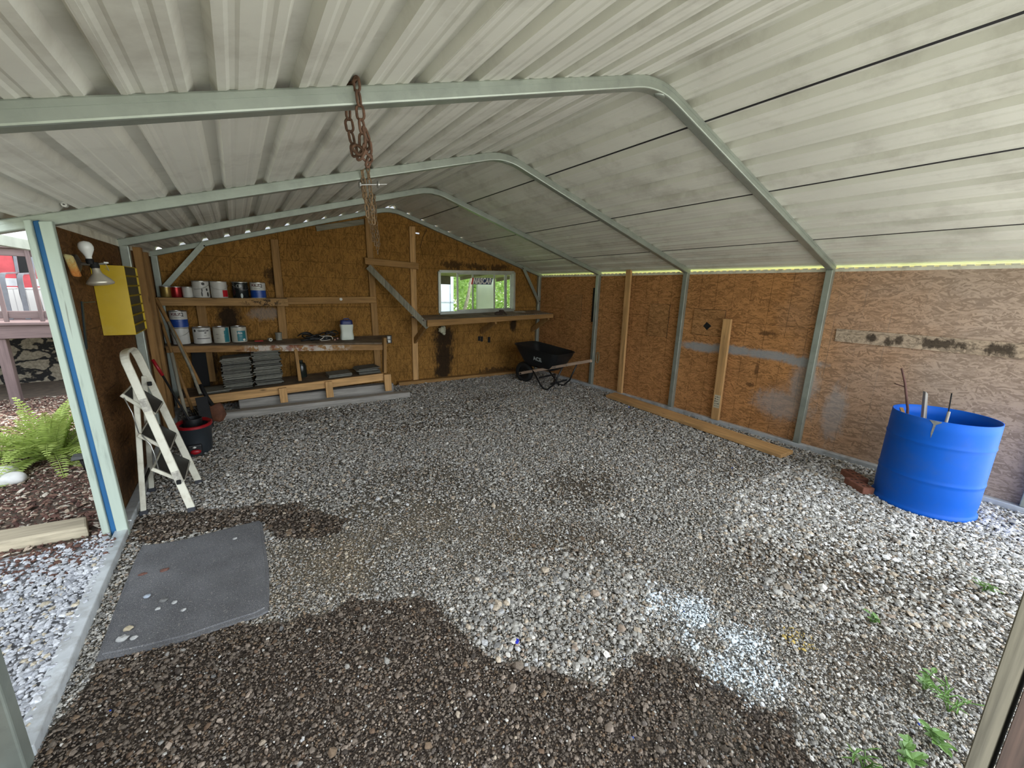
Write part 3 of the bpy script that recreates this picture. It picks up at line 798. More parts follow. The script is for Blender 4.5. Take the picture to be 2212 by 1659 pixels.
dm = [(cy-q*1.15, cz+.004), (cy-.01, cz-q), (cy+q*.85, cz-.006), (cy+.005, cz+q*.9)]
mb.add([(5.4965, a, b) for a, b in dm]+[(5.4995, a, b) for a, b in dm], [(0, 1, 2, 3), (7, 6, 5, 4), (0, 4, 5, 1), (1, 5, 6, 2), (2, 6, 7, 3), (3, 7, 4, 0)])
tag(mb.build('vent_cap', m_blackplast), 'black diamond shaped cap in the middle of the square wall patch', 'vent')
m_strip = osb('osb_strip', 'yz', (.46, .36, .27), 'u', 9.0,
    stains=[((.03, .022, .016), .85, 2.6, [(-4.98, 1.19, .05, .05), (-5.10, 1.17, .05, .05), (-5.17, 1.19, .03, .06), (-5.42, 1.19, .20, .05), (-5.75, 1.18, .10, .06)])])
mb = MB(); mb.hexa([(5.499, -4.712, 1.130), (5.5115, -4.712, 1.130), (5.5115, -6.10, 1.130), (5.499, -6.10, 1.130),
                    (5.499, -4.708, 1.250), (5.5115, -4.708, 1.250), (5.5115, -6.10, 1.240), (5.499, -6.10, 1.240)])
tag(mb.build('osb_strip', m_strip, base=(0, 0, 0)), 'long horizontal chipboard strip with black smudges on the wall above the blue barrel', 'board')
mb = MB(); mb.box(5.485, 5.511, -1.452, -1.418, 1.06, 1.60)
tag(mb.build('black_strip', m_dark, bevel=.003), 'black narrow upright strip on the right wall beside a steel leg', 'strip')
mb = MB()
for i in range(3):
    mb.tube([(5.504-.004*i, -1.60+.03*sin(t*2*pi)-.012*i, .50+.09*cos(t*2*pi)) for t in [k/16 for k in range(16)]], .003, 5, True)
tag(mb.build('string_coil', M('straw_string', (.42, .36, .22), .8), smooth=True), 'small loop of pale string hanging low on the right wall by the wheelbarrow handle', 'string')

# long plank on the gravel
mb = MB(); mb.hexa([(5.150, -2.18, .012), (4.94, -4.655, .012), (5.172, -4.665, .012), (5.40, -2.13, .012), (5.150, -2.18, .05), (4.94, -4.655, .05), (5.172, -4.665, .05), (5.40, -2.13, .05)])
tag(mb.build('plank', m_pinel['y'], bevel=.003), 'long clean pine plank lying on the gravel along the right wall', 'plank')

# ================================================================ shelves
def lip_stain(N, o, c):
    s = N.n('SeparateXYZ'); N.l(o, s.inputs[0])
    nz = N.noise(o, 9, 5, .7); nz2 = N.noise(N.mapping(o, loc=(4, 1, 2)), 13, 5, .7)
    a = ellipse_mask(N, s.outputs['X'], s.outputs['Z'], [(.25, .05, .55, .12), (-.25, .05, .3, .1)], 1.5, nz)
    c = N.mix(N.math('MULTIPLY', a, N.ramp(nz2, [(.47, (0, 0, 0)), (.53, (.8, .8, .8))])), c, (.62, .58, .52))
    b = ellipse_mask(N, s.outputs['X'], s.outputs['Z'], [(.0, .03, .5, .1)], 1.8, nz2)
    return N.mix(N.math('MULTIPLY', b, N.ramp(nz, [(.48, (0, 0, 0)), (.55, (.65, .65, .65))])), c, (.22, .06, .04))
def lip_stain2(N, o, c):
    s = N.n('SeparateXYZ'); N.l(o, s.inputs[0])
    nz = N.noise(o, 16, 5, .7)
    a = ellipse_mask(N, s.outputs['X'], s.outputs['Z'], [(.36, .04, .30, .07)], 1.2, nz)
    c = N.mix(N.math('MULTIPLY', a, N.ramp(nz, [(.5, (0, 0, 0)), (.54, (.9, .9, .9))])), c, (.025, .018, .012))
    return c
m_lipmid = wood('paint_splashed_lumber', (.36, .20, .08), 'x', .6, stain=lip_stain)
m_liptop = wood('stained_lumber', (.40, .235, .095), 'x', .6, stain=lip_stain2)
m_oldply = M('old_plywood', (.17, .12, .075), .8, 0, .35, 6, .2, 40, dirt=((.03, .025, .02), .6, 7))
# top shelf
sh = thing('wall_shelf', 'top wall shelf of pine carrying the upper row of paint cans', 'shelf', (.64, -.1, 1.25))
mb = MB(); mb.hexa([(-.02, -.19, 1.322), (1.27, -.19, 1.327), (1.27, -.004, 1.327), (-.02, -.004, 1.322), (-.02, -.19, 1.340), (1.27, -.19, 1.345), (1.27, -.004, 1.345), (-.02, -.004, 1.340)])
mb.build('shelf_board', m_oldply, sh)
mb = MB(); mb.hexa([(.0, -.23, 1.250), (1.272, -.23, 1.248), (1.272, -.192, 1.248), (.0, -.192, 1.250), (.0, -.23, 1.338), (1.272, -.23, 1.342), (1.272, -.192, 1.342), (.0, -.192, 1.338)])
mb.build('front_lip', m_liptop, sh, bevel=.003)
# middle shelf
ms = thing('wall_shelf', 'middle wall shelf of pine with a paint splashed front edge', 'shelf', (1.2, -.2, .70))
mb = MB(); mb.hexa([(-.02, -.225, .775), (2.45, -.505, .735), (2.58, -.004, .785), (-.02, -.004, .785), (-.02, -.225, .798), (2.45, -.505, .757), (2.58, -.004, .805), (-.02, -.004, .805)])
mb.build('shelf_board', m_oldply, ms)
mb = MB(); mb.hexa([(.0, -.265, .724), (2.36, -.545, .660), (2.36, -.507, .660), (.0, -.227, .724), (.0, -.265, .800), (2.36, -.545, .737), (2.36, -.507, .737), (.0, -.227, .800)])
mb.build('front_lip', m_lipmid, ms, bevel=.003)
mb = MB(); mb.hexa([(2.345, -.60, .34), (2.385, -.60, .34), (2.385, -.51, .34), (2.345, -.51, .34), (2.37, -.58, .832), (2.408, -.58, .832), (2.408, -.49, .832), (2.37, -.49, .832)])
mb.build('end_post', m_pine['z'], ms, bevel=.002)
mb = MB(); mb.hexa([(1.285, -.44, .30), (1.325, -.44, .30), (1.325, -.35, .30), (1.285, -.35, .30), (1.27, -.43, .71), (1.31, -.43, .71), (1.31, -.36, .71), (1.27, -.36, .71)])
mb.build('middle_post', m_pine['z'], ms, bevel=.002)
# lower rack
lr = thing('storage_rack', 'low pine rack under the middle shelf carrying the stacks of grey tiles', 'shelf', (1.3, -.4, .05))
mb = MB(); mb.hexa([(.06, -.56, .225), (2.33, -.56, .322), (2.33, -.004, .322), (.06, -.004, .225), (.06, -.56, .240), (2.33, -.56, .337), (2.33, -.004, .337), (.06, -.004, .240)])
mb.build('shelf_board', m_oldply, lr)
mb = MB(); mb.hexa([(.06, -.60, .150), (2.335, -.60, .235), (2.335, -.562, .235), (.06, -.562, .150), (.06, -.60, .250), (2.335, -.60, .338), (2.335, -.562, .338), (.06, -.562, .250)])
mb.build('front_rail', m_pinel['x'], lr, bevel=.003)
for (xa, xb, xc, xd, z0, z1) in ((1.048, 1.132, 1.042, 1.128, .085, .272), (1.575, 1.665, 1.572, 1.655, .085, .300), (2.345, 2.435, 2.332, 2.430, .085, .326)):
    mb = MB(); mb.hexa([(xa, -.640, z0), (xb, -.640, z0), (xb, -.602, z0), (xa, -.602, z0), (xc, -.640, z1), (xd, -.640, z1), (xd, -.602, z1), (xc, -.602, z1)])
    mb.build('leg', m_pinel['z'], lr, bevel=.003)
# timbers under it
mb = MB(); mb.hexa([(.45, -.79, -.012), (2.64, -.81, -.012), (2.66, -.69, -.012), (.46, -.66, -.012), (.45, -.79, .082), (2.64, -.81, .078), (2.66, -.69, .078), (.46, -.66, .082)])
tag(mb.build('timber', m_silver['x'], bevel=.01, seg=2), 'long grey weathered timber lying on the gravel in front of the low rack', 'timber')
mb = MB(); mb.hexa([(.62, -.52, -.012), (2.50, -.52, -.012), (2.50, -.38, -.012), (.62, -.38, -.012), (.62, -.52, .15), (2.50, -.52, .16), (2.50, -.38, .16), (.62, -.38, .15)])
tag(mb.build('timber', m_silver['x'], bevel=.01, seg=2), 'grey weathered timber set back in the shade underneath the low rack', 'timber')

# tiles
N = NT('grey_tile'); o = N.obj(); inf = N.n('ObjectInfo'); f = N.noise(o, 30, 4)
c = N.mix(inf.outputs['Random'], (.075, .073, .06), (.27, .265, .22)); c = N.mix(.5, c, N.ramp(f, [(.3, (.5, .5, .5)), (.7, (1.2, 1.2, 1.2))]), 'MULTIPLY')
N.l(c, N.p.inputs['Base Color']); N.p.inputs['Roughness'].default_value = .7
m_tile = N.m
def tilemesh(z):
    mb = MB(); mb.box(-.145, .145, -.145, .145, 0, .0095); return mb
tproto = [None]
def tile(x, y, z, rz, ry, label, group):
    if tproto[0] is None:
        o = tilemesh(0).build('floor_tile', m_tile, base=(0, 0, 0), bevel=.0012); tproto[0] = o
    else:
        o = tproto[0].copy(); COL.objects.link(o)
    o.location = (x, y, z); o.rotation_euler = (0, ry, rz)
    return tag(o, label, 'tile', group)
rr = random.Random(9); sl = math.atan2(.097, 2.27)
def rackz(x): return .240+(x-.06)*.0427
for cx, n, lab, grp in ((.645, 27, 'grey square tile in the left of the two tall tile stacks', 'tiles in the left tall stack'),
                        (.962, 30, 'grey square tile in the right of the two tall tile stacks', 'tiles in the right tall stack')):
    z = rackz(cx)+.008
    for i in range(n):
        dx = rr.uniform(-.017, .017)
        tile(cx+dx, -.29+rr.uniform(-.015, .015), z, rr.uniform(-.05, .05), -sl+rr.uniform(-.003, .003), lab, grp)
        z += .0142
for cx, n, lab, grp, zz in ((1.79, 3, 'grey tile in the low pile in the middle of the rack', 'tiles in the low middle pile', .012), (2.165, 5, 'grey tile in the low pile at the right end of the rack', 'tiles in the low right hand pile', .012)):
    z = rackz(cx)+.008
    for i in range(n):
        tile(cx+rr.uniform(-.02, .02), -.36+rr.uniform(-.02, .02), z, rr.uniform(-.06, .06), -sl, lab, grp); z += .0145
for i in range(2):
    tile(.40+.01*i, -.38, rackz(.40)+.008+i*.0145, .08*i, -sl, 'grey tile in the lowest pile behind the garden tools', 'tiles behind the garden tools')
# dark boards standing behind the rack
mb = MB(); mb.hexa([(.18, -.03, .252), (.34, -.03, .252), (.34, -.006, .252), (.18, -.006, .252), (.20, -.03, .70), (.34, -.03, .70), (.34, -.006, .70), (.20, -.006, .70)])
tag(mb.build('dark_board', m_dark, bevel=.002), 'black board leaning at the back of the rack left of the tile stacks', 'board')
mb = MB(); mb.lathe([(0, 0), (.062, 0), (.066, .01), (.066, .15), (.05, .19), (.028, .20), (.028, .23), (0, .23)], (1.36, -.16, .298), 20); 
jb = mb.build('dark_jar', M('dark_green_glass', (.015, .02, .016), .2), smooth=True, angle=40)
tag(jb, 'dark bottle shaped container standing behind the middle post of the rack', 'container')

# ================================================================ paint cans
m_tin = M('tin_metal', (.45, .45, .43), .32, .8, .12, 12)
m_can = {k: M('can_'+k, c, r_, 0, .08, 12) for k, c, r_ in (('white', (.60, .59, .55), .4), ('red', (.33, .02, .022), .3), ('gold', (.30, .21, .06), .35), ('black', (.013, .016, .017), .25),
     ('blue', (.012, .06, .30), .35), ('teal', (.02, .17, .20), .4), ('cream', (.50, .48, .40), .45), ('brightred', (.50, .01, .02), .4))}
for k in ('gold', 'red'): m_can[k].node_tree.nodes['Principled BSDF'].inputs['Metallic'].default_value = .6
def can(label, x, y, z, r, h, body, bands=(), texts=(), bail=None, rot=0.0, spots=()):
    t = thing('paint_can', label, 'can', (x, y, z), None)
    mb = MB(); mb.lathe([(r*.96, 0), (r, .004), (r, h-.012), (r*.99, h-.008)], (x, y, z), 36); mb.build('body', body, t, smooth=True, angle=40)
    mb = MB(); mb.lathe([(r*1.025, h-.010), (r*1.03, h-.004), (r*1.0, h), (r*.93, h), (r*.92, h-.008), (r*.78, h-.008), (r*.77, h-.004), (0, h-.004)], (x, y, z), 36)
    mb.build('lid', m_tin, t, smooth=True, angle=35)
    base = -pi/2+rot                                 # direction the label faces
    def cyl(a, zz, rr_): return (x+cos(a)*rr_, y+sin(a)*rr_, z+zz)
    for (mat, a0, a1, z0, z1) in bands:
        mb = MB(); nn = max(3, int((a1-a0)/.14)); vs = []
        for i in range(nn+1):
            a = base+a0+(a1-a0)*i/nn
            vs += [cyl(a, z0*h, r*1.008), cyl(a, z1*h, r*1.008)]
        mb.add(vs, [(2*i, 2*i+2, 2*i+3, 2*i+1) for i in range(nn)])
        mb.build('paper_label', mat, t, smooth=True, fix=False)
    for (s_, size, zz, ac, mat, sq) in texts:
        mb = MB(); put_text(mb, s_, size, lambda u, v: cyl(base+ac+u*sq/r, zz*h+v, r*1.016), 0, .0012)
        mb.build('lettering', mat, t, fix=False)
    for (mat, ac, zz, wa, wz) in spots:
        mb = MB(); mb.add([cyl(base+ac+cos(q)*wa/r, zz*h+sin(q)*wz, r*1.014) for q in [i*2*pi/14 for i in range(14)]], [tuple(range(14))])
        mb.build('spot', mat, t, fix=False)
    if bail is not None:
        pts = []
        for i in range(15):
            q = pi*i/14; a = base+bail
            sxv = Vector((cos(a+pi/2), sin(a+pi/2), 0)); out = Vector((cos(a), sin(a), 0))
            pts.append(Vector((x, y, z+h*.80))+sxv*cos(q)*(r+.006)+out*sin(q)*(r+.012)+Vector((0, 0, -sin(q)*h*.30)))
        mb = MB(); mb.tube(pts, .0018, 5); mb.build('handle', m_tin, t, smooth=True)
    return t
W, K = m_can['white'], m_dark
GR, GH, QR, QH = .083, .192, .053, .122
m_grime = M('drip_black', (.03, .028, .025), .5)
m_ltext = M('label_black', (.02, .016, .016), .5); m_rtext = M('label_maroon', (.09, .012, .02), .5); m_wtext = M('label_white', (.66, .66, .62), .5)
can('small gold metal can at the left end of the top shelf', .068, -.115, 1.3405, QR, QH, m_can['gold'])
can('small red can between the gold can and a small white can on the top shelf', .157, -.12, 1.341, QR*.95, QH, m_can['red'])
can('small white can next to the red one on the top shelf', .262, -.12, 1.3415, QR*.93, QH, W, texts=[])
can('large white can with black drips on the top shelf', .388, -.115, 1.342, GR, GH, W,
    spots=[(m_grime, .35, .82, .016, .016), (m_grime, .15, .45, .006, .022), (m_grime, .1, .22, .007, .03), (m_grime, .75, .48, .01, .016), (m_grime, .85, .2, .012, .028)], bail=-.35)
can('large white can with a red corner on its label on the top shelf', .562, -.115, 1.3425, GR, GH, W, bands=[(m_can['brightred'], .42, 1.35, .06, .47)], bail=.2)
can('large black can on the top shelf', .775, -.115, 1.343, GR, GH, m_can['black'], spots=[(M('silver_spot', (.35, .36, .34), .3), -.15, .74, .03, .022), (M('pale_spot', (.33, .38, .36), .3), .12, .14, .012, .03)], bail=.5)
def kilz(label, x, y, z, rot):
    return can(label, x, y, z, GR, GH, W, bands=[(m_can['blue'], -1.9, 1.9, .03, .49)],
        texts=[('KILZ', .040, .80, -.22, m_rtext, 1.15), ('2', .058, .77, .52, m_ltext, .9), ('- - - - - - -', .014, .62, -.05, m_ltext, 1.1), ('- - - -', .014, .40, -.05, M('label_paleblue', (.18, .28, .5), .5), 1.1)], rot=rot)
kilz('white and blue lettered can at the right end of the upper row', .962, -.115, 1.3435, -.1)
can('plain white can on the middle shelf carrying a blue and white can', .137, -.125, .8055, GR, GH, W, bail=-.2)
kilz('white and blue lettered can stacked on a plain white can on the middle shelf', .142, -.125, .998, .05)
can('white can with a thin black stripe on its label on the middle shelf', .338, -.13, .8055, GR*1.05, GH, W, bands=[(m_ltext, -.55, 1.0, .30, .335)],
    texts=[('QuickCoat', .026, .80, .28, m_ltext, .95), ('60', .018, .66, .45, m_ltext, 1), ('- - - -', .012, .5, .4, m_ltext, 1)], spots=[(m_grime, -.75, .8, .013, .016)])
can('white can with a torn teal label on the middle shelf', .528, -.135, .8055, GR*1.0, GH, m_can['cream'], bands=[(m_can['teal'], .35, 1.1, .05, .98)],
    texts=[('- - -', .02, .52, .25, m_wtext, 1)], spots=[(m_grime, -.45, .3, .02, .002), (m_grime, -.5, .55, .02, .002), (m_can['cream'], .35, .86, .018, .02)])
can('white can with teal front label, rightmost on the middle shelf', .707, -.135, .8055, GR*.98, GH, m_can['cream'], bands=[(m_can['teal'], -.25, .95, .08, .74)],
    texts=[('Ultra', .034, .60, .05, m_wtext, .85), ('- - - -', .016, .42, .2, m_wtext, .9)], spots=[(m_wtext, .62, .16, .015, .014)])
# loose items on the middle shelf
mb = MB(); mb.box(.86, .955, -.20, -.12, .8045, .817); tag(mb.build('flat_tin', m_can['red'], bevel=.004), 'flat dark red tin lying beside the row of cans on the middle shelf', 'tin')
mb = MB(); 
for i in range(24):
    pass
prof = [(.010, 0), (.022, 0), (.022, .05), (.010, .05), (.010, 0)]
mb.lathe(prof[:4]+[(.010, .0005)], (0, 0, 0), 20, M4=Matrix.Translation((1.02, -.20, .828)) @ Matrix.Rotation(pi/2, 4, 'X') @ Matrix.Rotation(.3, 4, 'Y'))
tag(mb.build('pipe_fitting', M('pale_pipe', (.45, .44, .38), .5), smooth=True, angle=40), 'short pale pipe ring lying on the middle shelf left of the grey jar', 'pipe')
mb = MB(); mb.lathe([(0, 0), (.036, 0), (.038, .004), (.038, .085), (.034, .09), (0, .09)], (1.135, -.12, .8050), 24); mb.lathe([(.040, .078), (.041, .095), (.038, .1), (0, .1)], (1.135, -.12, .8050), 24)
tag(mb.build('jar', M('dusty_jar', (.20, .19, .155), .5), smooth=True, angle=40), 'small dusty grey jar with a lid on the middle shelf', 'jar')
# heap of cable and dark tools
ct = thing('cable_heap', 'dark tangle of power tool cable with a pale cord on the middle shelf', 'cable', (1.6, -.22, .79))
mb = MB()
for i in range(7):
    cx, cy, cz = 1.60+.03*i*(-1)**i, -.20+.012*i, .805+.011*i
    mb.tube([(cx+(.105-.006*i)*cos(a)*1.2, cy+.06*sin(a), cz+.02*sin(2*a+i)+.012) for a in [k*2*pi/20 for k in range(20)]], .008, 6, True)
mb.blob((1.52, -.2, .815), (.07, .05, .03), 4, 2, .3); mb.blob((1.70, -.2, .82), (.05, .05, .035), 9, 2, .3)
mb.build('cable', m_blackplast, ct, smooth=True)
mb = MB(); P = [(1.60, -.27, .865), (1.64, -.28, .852), (1.70, -.27, .853), (1.745, -.27, .848), (1.765, -.27, .825), (1.76, -.28, .805)]
mb.tube(P, .005, 6); mb.tube([(1.655, -.285, .845), (1.625, -.29, .82), (1.60, -.29, .806), (1.62, -.295, .797), (1.67, -.295, .797), (1.73, -.29, .803)], .005, 6)
mb.build('cord', M('pale_cord', (.55, .50, .42), .6), ct, smooth=True)
mb = MB(); mb.blob((1.795, -.25, .795), (.012, .012, .012), 1, 1, .1); mb.blob((1.83, -.25, .812), (.012, .012, .012), 1, 1, .1); mb.build('plug', M('pinkish_plug', (.48, .26, .23), .5), ct, smooth=True)
mb = MB(); mb.tube([(1.38, -.23, .80), (1.50, -.22, .812)], .012, 8); mb.build('tool_tip', m_blackplast, ct, smooth=True)
# jug
jg = thing('jug', 'white plastic jug with a blue cap on the middle shelf', 'jug', (1.965, -.21, .775))
mb = MB(); jx, jy, jz = 1.965, -.21, .787
def rsq(z, hw, hd): return [(jx+hw*(abs(cos(a))**.5)*(1 if cos(a) >= 0 else -1), jy+hd*(abs(sin(a))**.5)*(1 if sin(a) >= 0 else -1), jz+z) for a in [k*2*pi/24 for k in range(24)]]
lv = [(0, .080, .055), (.01, .087, .060), (.05, .087, .060), (.085, .080, .054), (.12, .078, .053), (.17, .084, .058), (.20, .088, .060), (.212, .082, .056)]
vs = [p for z, a, b in lv for p in rsq(z, a, b)]; fs = [(i*24+k, i*24+(k+1) % 24, (i+1)*24+(k+1) % 24, (i+1)*24+k) for i in range(len(lv)-1) for k in range(24)]+[tuple(range(23, -1, -1)), tuple((len(lv)-1)*24+k for k in range(24))]
mb.add(vs, fs); mb.build('body', M('milky_plastic', (.62, .66, .58), .45, 0, .05, 8), jg, smooth=True, angle=50)
mb = MB(); lv = [(.212, .080, .054), (.222, .082, .056), (.262, .076, .052), (.272, .068, .046)]
vs = [p for z, a, b in lv for p in rsq(z, a, b)]; fs = [(i*24+k, i*24+(k+1) % 24, (i+1)*24+(k+1) % 24, (i+1)*24+k) for i in range(len(lv)-1) for k in range(24)]+[tuple(range(23, -1, -1)), tuple((len(lv)-1)*24+k for k in range(24))]
mb.add(vs, fs); mb.build('cap', M('navy_cap', (.015, .028, .13), .4), jg, smooth=True, angle=50)
mb = MB(); mb.tube([(jx-.04, jy-.02, jz+.27), (jx-.03, jy-.02, jz+.292), (jx+.03, jy-.02, jz+.292), (jx+.04, jy-.02, jz+.27)], .008, 8); mb.build('handle', M('navy_cap', (.015, .028, .13), .4), jg, smooth=True)
# outlet
ot = thing('electrical_outlet', 'white double socket in a black box on the wall right of the middle shelf', 'outlet', (2.605, .0, .68))
mb = MB(); mb.box(2.562, 2.652, -.03, .034, .68, .80); mb.build('box', m_blackplast, ot, bevel=.004)
mb = MB(); 
for zc in (.713, .767): mb.box(2.585, 2.63, -.034, -.029, zc-.022, zc+.022)
mb.build('socket', M('socket_white', (.62, .62, .58), .4), ot, bevel=.006, seg=2)

# ================================================================ window bench
wb_ = thing('workbench', 'pine window bench fixed below the window on the back wall', 'bench', (4.25, -.25, .65))
mb = MB(); mb.hexa([(2.985, -.51, 1.045), (5.44, -.51, 1.118), (5.44, .034, 1.155), (2.985, .034, 1.068), (2.985, -.51, 1.066), (5.44, -.51, 1.138), (5.44, .034, 1.175), (2.985, .034, 1.090)])
m_bench = M('bench_plywood', (.26, .20, .15), .7, 0, .35, 4, .15, 40, dirt=((.05, .04, .03), .75, 5))
mb.build('bench_top', m_bench, wb_, bevel=.002)
mb = MB(); mb.hexa([(3.025, -.552, .968), (5.41, -.552, 1.068), (5.41, -.514, 1.068), (3.025, -.514, .968), (3.025, -.552, 1.064), (5.41, -.552, 1.136), (5.41, -.514, 1.136), (3.025, -.514, 1.064)])
mb.build('front_lip', m_pine['x'], wb_, bevel=.003)
for (xa, za, zb, zt) in ((3.03, .69, .975, 0), (5.36, .80, 1.07, 0), (4.25, .80, 1.02, 0)):
    mb = MB(); mb.bar((xa, .012, za), (xa, -.47, zb), .038, .085, (1, 0, 0)); mb.build('bracket', m_pine['z'], wb_, bevel=.003)
mb = MB(); mb.blob((4.40, -.33, 1.135), (.085, .05, .035), 5, 2, .3); mb.blob((4.455, -.33, 1.175), (.045, .04, .025), 6, 2, .3)
mb.bar((4.48, -.33, 1.19), (4.545, -.36, 1.115), .016, .014, (0, 1, 0))
tag(mb.build('hand_tool', M('rusty_dark', (.05, .03, .022), .7), smooth=True), 'dark lumpy hand tool sitting on the window bench', 'tool')
mb = MB(); mb.hexa([(4.85, -.16, 1.142), (5.05, -.20, 1.148), (5.10, -.05, 1.160), (4.88, -.03, 1.154), (4.85, -.16, 1.146), (5.05, -.20, 1.152), (5.10, -.05, 1.164), (4.88, -.03, 1.158)])
tag(mb.build('paper_sheet', M('pale_paper', (.62, .60, .55), .7)), 'pale sheet lying flat on the right part of the window bench', 'paper')
mb = MB()
for i in range(19):
    xx = 4.46+i*.048; zz = 1.066+.0291*(xx-2.985)
    mb.box(xx, xx+.026, -.505, -.488, zz+.0015, zz+.0035)
tag(mb.build('measuring_tape', M('white_ticks', (.68, .68, .64), .6)), 'thin line of white dashes along the front of the window bench', 'tape')
mb = MB(); mb.blob((3.50, -.02, .86), (.055, .05, .06), 8, 3, .35, 3.0); mb.blob((3.53, -.015, .80), (.03, .03, .03), 3, 2, .35, 3.0)
tag(mb.build('foam_lump', M('yellowed_foam', (.55, .53, .38), .85), smooth=True), 'yellowish lump of foam on the back wall under the window bench', 'foam')
mb = MB(); mb.box(4.20, 4.245, .028, .034, .64, .72); mb.box(4.255, 4.30, .028, .034, .625, .715); mb.box(4.40, 4.45, .028, .034, .60, .70)
tag(mb.build('wall_bracket', m_dark), 'small dark metal marks low on the back wall under the bench', 'bracket')

# ================================================================ side doorway posts (painted boards)
def peel(name, col, axis='z'):
    N = NT(name); o = N.obj(); f = N.noise(N.mapping(o, (20, 20, 2)), 1.4, 6, .6)
    c = N.ramp(f, [(.28, tuple(x*.62 for x in col)), (.45, col), (.75, tuple(min(1, x*1.08) for x in col))])
    crack = N.noise(N.mapping(o, (60, 60, 1.2)), 1.0, 3); c = N.mix(N.math('MULTIPLY', N.ramp(crack, [(.66, (0, 0, 0)), (.69, (1, 1, 1))]), .6), c, (.12, .12, .10))
    N.l(c, N.p.inputs['Base Color']); N.p.inputs['Roughness'].default_value = .7; N.bump(f, .3, .003); return N.m
m_wpaint = peel('peeling_white_paint', (.37, .43, .37))
m_bpaint = peel('blue_paint', (.015, .11, .27))
dp = thing('door_post', 'white painted post boards with a blue painted strip between them at the side doorway', 'post', (-.03, -3.085, 0))
for nm, x0, x1, x2, x3, y0, y1, mt in (('post_board', -.078, -.046, -.108, -.082, -3.12, -3.03, m_wpaint), ('post_board', -.018, .034, -.058, -.010, -3.115, -3.075, m_wpaint), ('filler_strip', -.0455, -.0185, -.0815, -.0585, -3.100, -3.045, m_bpaint)):
    mb = MB(); mb.hexa([(x0, y0, -.01), (x1, y0, -.01), (x1, y1, -.01), (x0, y1, -.01), (x2, y0, 1.793), (x3, y0, 1.800), (x3, y1, 1.800), (x2, y1, 1.793)])
    mb.build(nm, mt, dp, bevel=.003)
mb = MB(); mb.blob((-.035, -3.09, 1.32), (.007, .007, .007), 1, 1, .1); mb.build('nail', m_dark, dp)

# ================================================================ things on the left wall
# cabinet
m_yel = M('yellow_enamel', (.50, .34, .008), .38, 0, .08, 5, 0, dirt=((.55, .47, .22), .25, 4))
cb = thing('parts_cabinet', 'yellow metal parts cabinet with open pigeonholes hanging on the left wall', 'cabinet', (.05, -2.29, 1.155))
mb = MB(); X0, X1, Y0, Y1, Z0, Z1 = -.030, .132, -2.50, -2.07, 1.157, 1.610; th = .005
mb.box(X0, X1, Y0, Y0+th, Z0, Z1); mb.box(X0, X1, Y1-th, Y1, Z0, Z1); mb.box(X0, X1, Y0+th, Y1-th, Z0, Z0+th); mb.box(X0, X1, Y0+th, Y1-th, Z1-th, Z1); mb.box(X0, X0+th, Y0+th, Y1-th, Z0+th, Z1-th)
mb.build('body', m_yel, cb, bevel=.0015)
mb = MB()
for i in range(1, 7):
    z = Z0+(Z1-Z0)*i/7; mb.box(X0+th, X1, Y0+th, Y1-th, z-.002, z+.002); mb.box(X1-.003, X1, Y0+th, Y1-th, z-.005, z+.005)
mb.build('shelf', m_yel, cb)
mb = MB()
rr = random.Random(2)
for i in range(7):
    z = Z0+(Z1-Z0)*i/7+.003
    for j in range(2):
        yc = -2.39+j*.2; hh = rr.uniform(.012, .04); mb.box(X0+.02, X0+.11, yc-.06, yc+.06, z, z+hh)
mb.box(X1-.016, X1-.010, Y0+.008, Y1-.008, Z0+.006, Z1-.006)
mb.build('contents', M('dusty_parts', (.055, .045, .022), .8), cb)
# flood lamp fixture
lf = thing('flood_light', 'twin lamp fixture on the left wall, clear bulb up and silver reflector bulb down', 'lamp', (.0, -2.78, 1.50))
mb = MB(); mb.lathe([(0, 0), (.05, 0), (.05, .018), (.02, .03), (0, .03)], (0, 0, 0), 20, M4=Matrix.Translation((-.032, -2.80, 1.605)) @ Matrix.Rotation(pi/2, 4, 'Y'))
mb.tube([(-.02, -2.80, 1.605), (.02, -2.80, 1.603), (.06, -2.775, 1.605)], .009, 8); mb.build('mount', M('tarnished_brass', (.09, .075, .06), .5, .5), lf, smooth=True, angle=40)
ax = Vector((-.06, -.05, 1)).normalized(); q0 = Vector((.036, -2.80, 1.617)); R4 = Matrix.Translation(q0) @ ax.to_track_quat('Z', 'Y').to_matrix().to_4x4()
mb = MB(); mb.lathe([(0, -.012), (.016, -.012), (.018, 0), (.018, .012), (.014, .018)], (0, 0, 0), 16, M4=R4); mb.build('socket', m_dark, lf, smooth=True, angle=40)
N = NT('opal_bulb'); N.p.inputs['Base Color'].default_value = (.74, .75, .72, 1); N.p.inputs['Roughness'].default_value = .12; N.p.inputs['Subsurface Weight'].default_value = 0
m_bulb = N.m
mb = MB(); mb.lathe([(.0135, .016), (.015, .03), (.024, .05), (.032, .068), (.034, .084), (.030, .100), (.020, .111), (0, .116)], (0, 0, 0), 24, M4=R4); bb = mb.build('bulb', m_bulb, lf, smooth=True)
ax2 = Vector((.12, -.05, -1)).normalized(); q1 = Vector((.05, -2.785, 1.594)); R5 = Matrix.Translation(q1) @ ax2.to_track_quat('Z', 'Y').to_matrix().to_4x4()
mb = MB(); mb.lathe([(0, -.02), (.02, -.02), (.022, .004), (.018, .014)], (0, 0, 0), 16, M4=R5); mb.build('socket', m_dark, lf, smooth=True, angle=40)
mb = MB(); mb.lathe([(.018, .012), (.019, .03), (.021, .034), (.021, .040), (.030, .052), (.048, .072), (.061, .090), (.064, .098), (.058, .106), (.035, .112), (0, .114)], (0, 0, 0), 32, M4=R5)
mb.build('bulb', M('silvered_reflector', (.60, .56, .47), .25, .5, .05, 9), lf, smooth=True)
